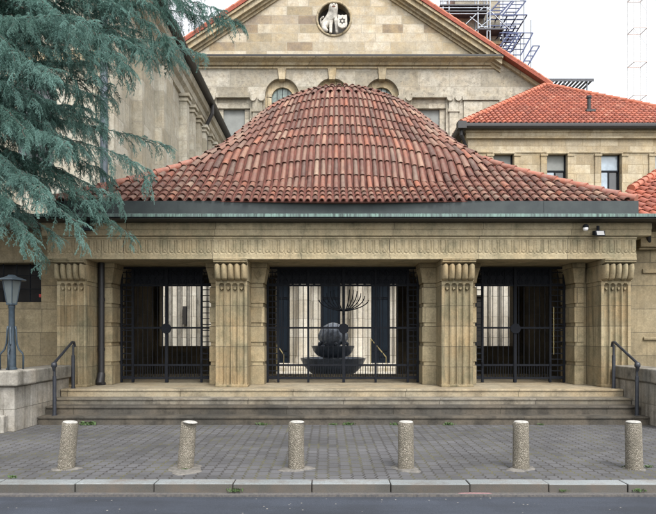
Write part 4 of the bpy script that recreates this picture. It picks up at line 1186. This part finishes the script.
m = MB(); PY = 50
a, b = S(541, 79, PY), S(592, 79, PY)
zpl = a[2]
for k in range(13): x = a[0] + (b[0] - a[0]) * k / 12; m.box(x, x + .14, PY, PY + 5, zpl - .1, zpl)
m.box(a[0], b[0] + .14, PY - .04, PY, zpl - .22, zpl + .02); m.box(a[0], b[0] + .14, PY + 2.4, PY + 2.5, zpl - .25, zpl - .1)
m.build('deck', 'deck', pl)
m = MB(); m.tube([(a[0], PY + .1, zpl), (b[0] + .3, PY + 5.0, zpl)], .05, 6)
for x in (a[0] + .3, (a[0] + b[0]) / 2, b[0] - .2): m.tube([(x, PY + .5, 2), (x, PY + .5, zpl)], .06, 6)
m.build('poles', 'steel', pl)

cr_ = thing('crane_mast', 'pale lattice crane mast with reddish cross frames against the white sky, far right', 'crane', (41, 80, 0))
CY = 80; x0 = (634 - 328) * CY / F; x1 = (647 - 328) * CY / F
m = MB(); mp = MB()
for x in (x0, x1):
    for y in (CY, CY + 1.7): mp.tube([(x, y, 0), (x, y, 50)], .04, 5)
for k, py in enumerate((128, 95, 62, 28, -5)):
    z = 1.7 + (335 - py) * CY / F
    for (a, b) in (((x0, CY), (x1, CY)), ((x0, CY + 1.7), (x1, CY + 1.7)), ((x0, CY), (x0, CY + 1.7)), ((x1, CY), (x1, CY + 1.7))):
        m.tube([(*a, z), (*b, z)], .05, 6)
    mp.tube([(x0, CY, z), (x1, CY, z + 2.2)], .018, 5); mp.tube([(x1, CY, z + 2.2), (x0, CY, z + 4.4)], .018, 5)
m.build('cross_frames', 'crane', cr_); mp.build('lattice', 'crane_pale', cr_)

# ------------------------------------------------------------------ blue cedar
rng = np.random.default_rng(4)
def template(seed, L=.5, droop=.5):
    """one flat spray of twigs clothed in needle rosettes; returns triangle soup (n,3,3)"""
    r = np.random.default_rng(seed); tris = []
    def rosettes(a, b, step, ln):
        a = np.array(a); b = np.array(b); d = b - a; n = max(1, int(np.linalg.norm(d) / step))
        d = d / (np.linalg.norm(d) + 1e-9)
        for i in range(n):
            c = a + (b - a) * (i + .5) / n
            for q in range(5):
                v = r.normal(size=3); v -= d * v.dot(d); v /= np.linalg.norm(v) + 1e-9
                v = v * .9 + d * .6 + np.array([0, 0, .12]); v /= np.linalg.norm(v)
                s = np.cross(v, r.normal(size=3)); s /= np.linalg.norm(s) + 1e-9
                w = .0058; l = ln * r.uniform(.7, 1.25)
                tris.append([c - s * w, c + s * w, c + v * l])
    N = 8; pts = []
    for i in range(N + 1):
        t = i / N; pts.append(np.array([L * t, .03 * math.sin(5 * t + seed), -droop * L * t * t + .04 * L * t]))
    for i in range(N):
        rosettes(pts[i], pts[i + 1], .014, .026)
        for sd in (-1, 1):
            if r.random() < .10: continue
            t = i / N; tl = .17 * (1 - t * .7) * r.uniform(.6, 1.25)
            base = pts[i] + (pts[i + 1] - pts[i]) * r.uniform(0, 1)
            d = np.array([.75, sd * .75, -.10 - .40 * r.random()]); d /= np.linalg.norm(d)
            mid = base + d * tl * .55; end = mid + (d + np.array([0.1, 0, -.45])) * tl * .5
            rosettes(base, mid, .015, .025); rosettes(mid, end, .015, .023)
            if tl > .11:
                e2 = mid + np.array([.3, sd * .9, -.5]) * .05; rosettes(mid, e2, .016, .022)
    return np.array(tris)
TPL = [template(s, .55, dr) for s, dr in ((1, .25), (2, .5), (3, .8), (4, .4), (5, 1.1), (6, .65))]
soup = []; tones = []; wood = MB()
def place(p, d, roll, scale, k, tone=None):
    tones.append((len(TPL[k]), float(np.clip(rng.beta(2.2, 2.6) if tone is None else tone + rng.normal() * .12, 0, 1))))
    d = d / np.linalg.norm(d); up = np.array([0, 0, 1.0])
    s = np.cross(up, d); 
    if np.linalg.norm(s) < .15: s = np.array([rng.normal(), rng.normal(), 0])
    s -= d * s.dot(d); s /= np.linalg.norm(s); u = np.cross(d, s)
    c, sn = math.cos(roll), math.sin(roll); s2 = s * c + u * sn; u2 = np.cross(d, s2)
    Rm = np.stack([d, s2, u2])  # rows
    soup.append((TPL[k] * scale) @ Rm + p)
def limb_curve(p0, p1, sag, n=14, wig=.06):
    p0, p1 = np.array(p0, float), np.array(p1, float); L = np.linalg.norm(p1 - p0); ph = rng.uniform(0, 6, 3); out = []
    for i in range(n + 1):
        t = i / n; c = p0 + (p1 - p0) * t; c[2] += sag * 4 * t * (1 - t) * L * .25
        c += np.array([math.sin(4 * t + ph[0]), math.sin(5 * t + ph[1]), .5 * math.sin(7 * t + ph[2])]) * wig * min(1, 3 * t) * (1.0 if t < .95 else .5)
        out.append(c)
    return out
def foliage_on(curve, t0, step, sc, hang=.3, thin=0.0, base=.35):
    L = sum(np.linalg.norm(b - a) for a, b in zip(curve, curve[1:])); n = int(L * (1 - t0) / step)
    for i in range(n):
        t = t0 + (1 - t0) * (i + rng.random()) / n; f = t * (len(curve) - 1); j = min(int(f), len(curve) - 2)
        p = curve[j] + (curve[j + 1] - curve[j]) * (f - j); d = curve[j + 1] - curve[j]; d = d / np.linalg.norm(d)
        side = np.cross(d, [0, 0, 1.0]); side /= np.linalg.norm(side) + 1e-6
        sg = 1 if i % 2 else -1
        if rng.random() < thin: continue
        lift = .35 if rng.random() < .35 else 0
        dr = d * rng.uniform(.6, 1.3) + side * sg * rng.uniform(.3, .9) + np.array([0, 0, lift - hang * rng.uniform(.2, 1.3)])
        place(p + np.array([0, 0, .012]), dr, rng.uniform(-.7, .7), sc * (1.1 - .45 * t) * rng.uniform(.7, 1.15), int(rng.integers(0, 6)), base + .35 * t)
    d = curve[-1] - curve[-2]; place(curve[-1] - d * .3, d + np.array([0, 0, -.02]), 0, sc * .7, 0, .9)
TR = np.array([-8.8, 11.9])
def trunk_at(z): return np.array([TR[0] + .05 * math.sin(z), TR[1] + .04 * math.cos(z * .8), z])
def main_limb(zt, tip, sag=.25, fol=.45, nsec=8, seclen=.9, hang=.6, sc=1.0, r=.05, via=None, step=.07):
    near = step < .1
    if near: nsec = int(nsec * 2.0); fol = max(.2, fol * .72)
    c = limb_curve(trunk_at(zt), tip, sag, 22, .11)
    n = len(c)
    for i in range(n):      # the outer third of a limb bends down
        t = i / (n - 1); c[i] = c[i] + np.array([0, 0, .18 * math.sin(PI * min(1, t * 1.05)) * (t > .5) * 0])
    wood.tube([tuple(p) for p in c], [max(.005, r * (1 - i / n) ** 1.5) for i in range(n)], 6)
    mood = rng.uniform(.12, .5)
    foliage_on(c, fol, step * .8, sc * .8, hang * .5, base=mood)
    for k in range(nsec):
        t = fol * .85 + (1 - fol * .85) * (k + .9 * rng.random()) / nsec; f = t * (n - 1); j = min(int(f), n - 2)
        p = c[j] + (c[j + 1] - c[j]) * (f - j); d = c[j + 1] - c[j]; d /= np.linalg.norm(d)
        side = np.cross(d, [0, 0, 1.0]) * (1 if k % 2 else -1)
        e = d * rng.uniform(.6, 1.2) + side * rng.uniform(.2, .8) + np.array([0, 0, .15 - hang * rng.uniform(.1, 1.5)]); e /= np.linalg.norm(e)
        l = seclen * rng.uniform(.5, 1.35) * (1.1 - .5 * t)
        c2 = limb_curve(p, p + e * l, .35, 8, .05)
        wood.tube([tuple(q) for q in c2], [.008 * (1 - i / 10) for i in range(9)], 5)
        foliage_on(c2, .02, step * 1.2, sc * .72, .55, base=mood + rng.uniform(-.1, .15))
def at(px, py, Y): return ((px - 328) * Y / F, Y, 1.7 + (335 - py) * Y / F)
# limbs reaching into the picture
main_limb(7.9, at(238, 22, 11.4), .28, .45, 9, .75, .55, .85)
main_limb(7.4, at(205, 55, 11.0), .30, .45, 8, .8, .6, .85)
main_limb(8.4, at(190, 8, 11.8), .25, .35, 9, .9, .5, .9)
main_limb(9.4, at(215, -25, 11.4), .2, .3, 10, 1.0, .5, 1)
main_limb(8.8, at(150, 4, 10.6), .2, .3, 10, .9, .6, .9)
main_limb(7.2, at(150, 50, 10.4), .25, .4, 9, .9, .8, .9)
main_limb(6.6, at(120, 50, 9.8), .25, .35, 9, .9, .7, .9)
main_limb(7.6, at(95, 25, 9.4), .2, .35, 8, .8, .7, .85)
main_limb(5.9, at(172, 148, 11.2), .25, .5, 7, .55, .35, .75)
main_limb(5.4, at(122, 196, 10.9), .25, .4, 9, .6, .7, .8)
main_limb(5.0, at(132, 236, 10.6), .42, .45, 9, .55, .8, .7)
main_limb(5.0, at(64, 238, 10.4), .35, .35, 8, .6, .6, .7)
main_limb(5.2, at(43, 255, 10.2), .55, .4, 8, .5, 1.0, .7)
main_limb(5.6, at(70, 140, 9.8), .25, .3, 9, .8, .9, .85)
main_limb(6.1, at(84, 108, 10.8), .2, .25, 10, .9, .9, .9)
main_limb(5.3, at(30, 175, 10.0), .25, .25, 9, .8, .9, .85)
main_limb(6.4, at(40, 95, 10.2), .2, .2, 10, .9, .8, .9)
main_limb(7.0, at(60, 60, 11.4), .2, .2, 10, 1.0, .9, 1.0)
main_limb(8.0, at(30, 20, 10.4), .15, .2, 9, 1.0, .8, 1.0)
main_limb(5.9, at(105, 130, 12.0), .25, .35, 8, .9, 1.0, .85)
main_limb(6.5, at(110, 85, 11.8), .25, .35, 9, 1.0, 1.1, .9)
main_limb(4.9, at(20, 215, 10.6), .3, .3, 7, .7, .8, .8)
main_limb(8.2, at(100, 8, 12.2), .15, .3, 10, 1.1, .8, 1.0)
main_limb(7.5, at(135, 30, 12.2), .2, .4, 9, 1.0, 1.0, .9)
for (zt_, px_, py_, Y_, n_) in ((8.6, 225, 12, 11.0, 7), (9.2, 170, 40, 10.2, 8), (8.8, 130, 70, 10.6, 9), (9.6, 95, 55, 10.0, 9), (7.8, 60, 75, 9.6, 9), (7.4, 100, 100, 10.4, 8), (6.9, 55, 130, 10.4, 9),
        (7.0, 25, 130, 9.6, 9), (6.5, 85, 150, 10.6, 8), (6.2, 50, 190, 9.9, 8), (6.2, 112, 176, 11.2, 7), (5.9, 150, 172, 11.0, 6), (6.0, 100, 205, 10.4, 7), (5.6, 78, 222, 10.2, 7), (5.8, 12, 200, 10.0, 8),
        (9.9, 60, 20, 10.0, 9), (9.8, 20, 55, 9.6, 9), (10.2, 120, 15, 11.4, 9), (5.5, 30, 235, 9.8, 6), (8.2, 185, 62, 11.6, 6),
        (8.0, 85, 60, 12.8, 9), (7.2, 60, 105, 13.2, 9), (6.6, 95, 120, 13.0, 8), (6.2, 40, 150, 12.8, 9), (8.8, 110, 30, 13.2, 9), (5.7, 70, 180, 12.4, 8)):
    main_limb(zt_, at(px_, py_, Y_), .30, .32, n_, .75, .8, .95)
# the rest of the tree outside the frame, coarser
for k in range(26):
    z = 4.6 + k * .36; a = R(70 + k * 137.5 % 250); l = 4.2 - .22 * (z - 4.6) * 1.0
    main_limb(z, (TR[0] + l * math.cos(a) - .5, TR[1] + l * math.sin(a), z - .3), .2, .3, 5, 1.0, .5, 1.5, step=.26)
cd = thing('cedar_tree', 'blue green cedar with drooping branches hanging over the left side', 'tree', (TR[0], TR[1], 0))
tw = MB(); tw.tube([tuple(trunk_at(z)) for z in np.linspace(-.1, 14.5, 20)], [.34 - .016 * i for i in range(20)], 14)
tr_ = tw.build('trunk', 'bark', cd, True); wood.build('branches', 'bark', cd, True)
S_ = np.concatenate(soup).astype(np.float32); nt = len(S_)
me = bpy.data.meshes.new('crown'); me.vertices.add(nt * 3); me.vertices.foreach_set('co', S_.reshape(-1))
me.loops.add(nt * 3); me.loops.foreach_set('vertex_index', np.arange(nt * 3, dtype=np.int32))
me.polygons.add(nt); me.polygons.foreach_set('loop_start', np.arange(0, nt * 3, 3, dtype=np.int32)); me.update(calc_edges=True)
at_ = me.attributes.new('growth', 'FLOAT', 'POINT'); at_.data.foreach_set('value', np.concatenate([np.full(n_ * 3, v_, np.float32) for n_, v_ in tones]))
me.materials.append(M['needles']); co = bpy.data.objects.new('crown', me); COL.objects.link(co); put(co, cd)
print('needle triangles', nt)

# ------------------------------------------------------------------ camera, light
cam = bpy.data.cameras.new('camera'); camo = bpy.data.objects.new('camera', cam); COL.objects.link(camo)
camo.location = (0, 0, 1.7); camo.rotation_euler = (R(90), 0, 0)
cam.sensor_fit = 'HORIZONTAL'; cam.sensor_width = 36; cam.lens = 36 * F / 656; cam.shift_y = 78 / 656; cam.clip_end = 1500; cam.clip_start = .05
SC.camera = camo
EL, AZ = R(52), R(200)      # soft sun behind and to the right of the camera
sun = bpy.data.lights.new('sun', 'SUN'); so = bpy.data.objects.new('sun', sun); COL.objects.link(so)
sun.energy = 1.5; sun.angle = R(14); sun.color = (1, .95, .87)
dirv = Vector((math.sin(AZ) * math.cos(EL) * -1, math.cos(AZ) * math.cos(EL), math.sin(EL)))   # towards the sun
so.rotation_euler = dirv.to_track_quat('Z', 'Y').to_euler()
w = bpy.data.worlds.new('World'); SC.world = w; w.use_nodes = True; nt_ = w.node_tree; nt_.nodes.clear()
sky = nt_.nodes.new('ShaderNodeTexSky'); sky.sky_type = 'NISHITA'; sky.sun_disc = False; sky.sun_elevation = EL
sky.sun_rotation = math.atan2(dirv.x, dirv.y); sky.air_density = 1.2; sky.dust_density = 4; sky.ozone_density = 1
hs = nt_.nodes.new('ShaderNodeHueSaturation'); hs.inputs['Saturation'].default_value = .14; hs.inputs['Value'].default_value = 1.95
bg = nt_.nodes.new('ShaderNodeBackground'); bg.inputs[1].default_value = .15; ow = nt_.nodes.new('ShaderNodeOutputWorld')
nt_.links.new(sky.outputs[0], hs.inputs['Color']); nt_.links.new(hs.outputs[0], bg.inputs[0]); nt_.links.new(bg.outputs[0], ow.inputs[0])
vs_ = SC.view_settings; vs_.view_transform = 'Standard'; vs_.look = 'None'; vs_.gamma = 1; vs_.exposure = 0.36; vs_.use_curve_mapping = False
SC.render.engine = 'CYCLES'
